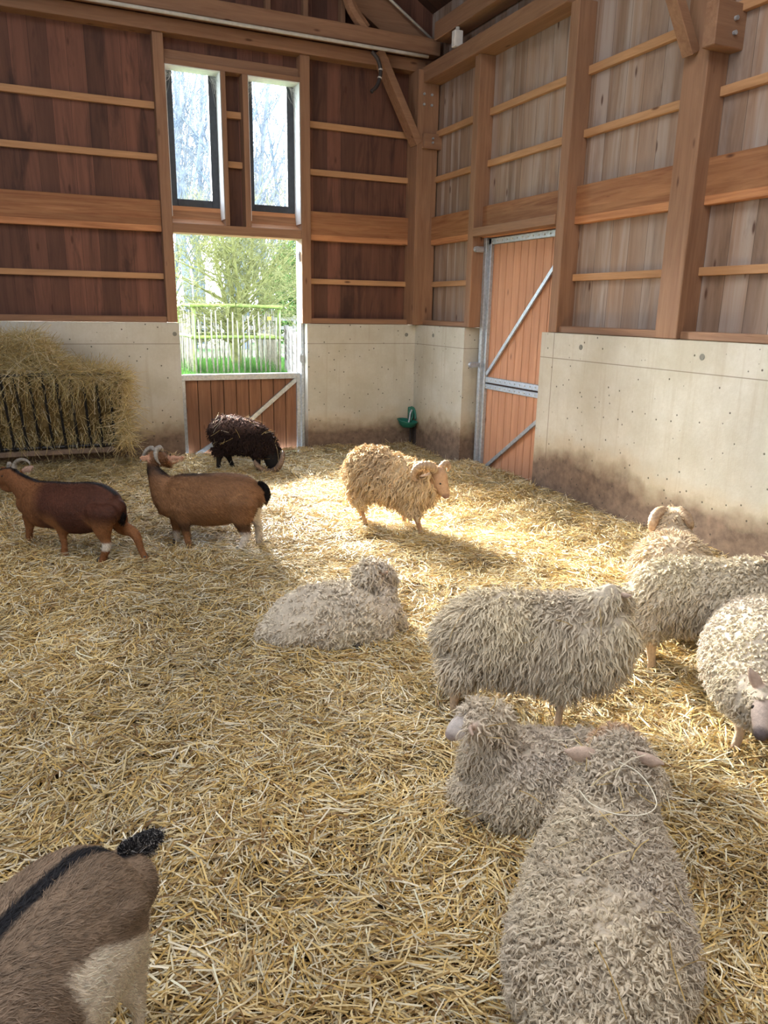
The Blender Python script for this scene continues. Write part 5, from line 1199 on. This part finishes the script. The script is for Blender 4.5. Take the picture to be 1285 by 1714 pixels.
def fence(name, a, b2, label, posts, rails, h):
    a, b2 = np.array(a, float), np.array(b2, float)
    r0 = empty(name, ((a[0] + b2[0]) / 2, (a[1] + b2[1]) / 2, 0), label, 'fence')
    for i in range(posts):
        q = a + (b2 - a) * i / (posts - 1); local(MB().box(q[0] - .05, q[0] + .05, q[1] - .05, q[1] + .05, -.1, h + .08, .01), 'post', M['fencewood'], r0)
    for z in rails:
        local(MB().bar((a[0], a[1], z), (b2[0], b2[1], z), .03, .13, (0, 0, 1), .005), 'rail', M['fencewood'], r0)
fence('paddock_fence', (5.75, 18.9), (3.4, 10.0), 'grey rail fence running towards the barn right of the fenced tree', 6, (.40, .60, .80, 1.02), 1.1)
fence('paddock_fence', (2.0, 28.5), (13.5, 29.5), 'grey rail fence crossing behind the fenced tree', 9, (.55, .85, 1.18), 1.25)

# trees
def tree_mesh(seed, height, nstem, levels, spread, lean, r0, nb=(14, 7, 5), twig=.004, upness=.55, base_z=.0, lenf=.42, minr=.006, first=.18):
    rng = np.random.default_rng(seed); VV, FF = [], []; off = 0
    def emit(P, R, n):
        nonlocal off
        v, f = tube(P, R, n, False); f = np.array(f, np.int32)
        VV.append(v); FF.append(f + off); off += len(v)
    def grow(p, d, L, r, lev):
        m = 6 if lev < 2 else 4
        pts = [p]; dd = d.copy()
        for i in range(m - 1):
            dd = unit(dd + rng.normal(0, .07 + .05 * lev, 3) + np.array([0, 0, .05 * (upness if lev else 1)]))
            pts.append(pts[-1] + dd * L / (m - 1))
        P = np.array(pts); R = np.linspace(r, max(r * (.3 if lev else .35), minr * .6), m)
        emit(P, R, 8 if lev == 0 else (5 if lev == 1 else 3))
        if lev >= levels: return
        nbr = nb[min(lev, len(nb) - 1)]
        for k in range(nbr):
            t = rng.uniform(first if lev == 0 else .15, 1.0)
            i = min(int(t * (m - 1)), m - 2); fr = t * (m - 1) - i
            q = P[i] * (1 - fr) + P[i + 1] * fr
            ax = unit(P[i + 1] - P[i])
            sd = unit(np.cross(ax, rng.normal(0, 1, 3)))
            nd = unit(ax * (upness if lev == 0 else .75) + sd * spread + np.array([0, 0, .1]))
            grow(q, nd, L * lenf * (1.15 - .6 * t) * rng.uniform(.7, 1.3), max(r * (1 - .6 * t) * .42, minr), lev + 1)
    for s_ in range(nstem):
        d = unit(np.array([rng.normal(0, lean), rng.normal(0, lean), 1.0]))
        grow(np.array([rng.normal(0, .06) * (nstem > 1), rng.normal(0, .06) * (nstem > 1), base_z]), d, height * rng.uniform(.8, 1), r0, 0)
    return np.concatenate(VV), np.concatenate(FF)

t = empty('garden_tree', (4.55, 19.4, 0), 'mossy many-branched tree growing inside the stake cage', 'tree')
Vt, Ft = tree_mesh(4, 3.9, 4, 3, .95, .07, .085, (22, 10, 6), upness=.5, lenf=.55, minr=.0055, first=.16)
link('trunk', raw_mesh('garden_tree', Vt, Ft, smooth=True), M['moss_bark'], t)
# woodland beyond: three kinds of bare tree, copied
kinds = []
for k, (h_, sp, nb_) in enumerate(((15, .45, (22, 8, 5)), (17, .35, (24, 8, 5)), (13, .6, (20, 9, 5)))):
    Vt, Ft = tree_mesh(60 + k, h_, 1 + (k == 2), 3, sp, .05, .17, nb_, upness=.9, lenf=.34, minr=.014, first=.12)
    kinds.append(raw_mesh('bare_tree', Vt, Ft, smooth=True))
    kinds[-1].materials.append(M['bark'])
rng = np.random.default_rng(8)
spots = [(5.6, 31), (7.6, 30.5), (9.2, 33), (11.0, 31.5), (6.8, 35), (8.4, 37), (10.4, 36.5), (12.4, 35), (5.9, 39), (7.6, 41), (9.8, 42), (12.0, 41), (13.8, 38), (4.6, 35), (15, 33), (3, 33), (9.0, 46), (11.4, 47), (7.0, 47), (13.6, 46)]
for i, (x, y) in enumerate(spots):
    t = bpy.data.objects.new('bare_tree', kinds[i % 3]); COL.objects.link(t)
    t.location = (x, y, -.05); t.rotation_euler = (0, 0, rng.uniform(0, 6.28)); s_ = rng.uniform(.8, 1.1); t.scale = (s_, s_, s_)
    put(t, 'bare grey woodland tree behind the far fence', 'tree', 'bare trees of the woodland')
# evergreen bush right of the cage and low scrub behind
def leafy(name, label, c0, rad, n, cols, seed, lw=.05, cat='bush', grp=None):
    rng = np.random.default_rng(seed)
    u = unit(rng.normal(0, 1, (n, 3))) * (rng.random(n) ** .4)[:, None] * np.array(rad)
    u *= (1 + .25 * fbm(u * 1.2 + seed, 2, seed))[:, None]
    P0 = u + np.array([0, 0, rad[2]])
    P0 = P0[P0[:, 2] > .05]; n = len(P0)
    D = unit(rng.normal(0, 1, (n, 3))); P = P0[:, None] + D[:, None] * np.array([-.5, 0, .5])[None, :, None] * lw * 1.8
    S = unit(np.cross(D, rng.normal(0, 1, (n, 3))))
    Vr, Fr = ribbons(P, np.array([.2, 1, .2])[None] * lw * np.ones((n, 1)), np.repeat(S[:, None], 3, 1))
    cc = np.array(cols)[rng.choice(len(cols), n)] * rng.uniform(.7, 1.2, n)[:, None]
    r_ = empty(name, c0, label, cat, grp)
    link('foliage', raw_mesh(name, Vr, Fr, np.repeat(cc, 6, 0)), M['grass'], r_)
    link('stem', raw_mesh('stem', *[np.array(q) if i == 0 else q for i, q in enumerate(tube(np.array([(0, 0, -.1), (0.05, 0, rad[2]), (0, 0, rad[2] * 1.4)]), [.08, .06, .02], 6))]), M['bark'], r_)
leafy('evergreen_tree', 'light green leafy tree beyond the fence at the right of the doorway', (10.2, 31, 0), (1.9, 1.6, 2.3), 9000, [(.06, .15, .03), (.10, .20, .045), (.04, .10, .02)], 3, .09, 'tree')
for i, (x, y, lab) in enumerate(((5.0, 27.5, 'low grey green shrub at the left of the doorway view'), (8.6, 33, 'brownish shrub behind the caged tree'), (12.5, 34, 'shrub at the far right of the doorway view'))):
    leafy('shrub', lab, (x, y + 4, 0), (2.2, 1.4, .9), 3500, [(.045, .05, .03), (.06, .062, .045), (.03, .045, .018)], 20 + i, .08)
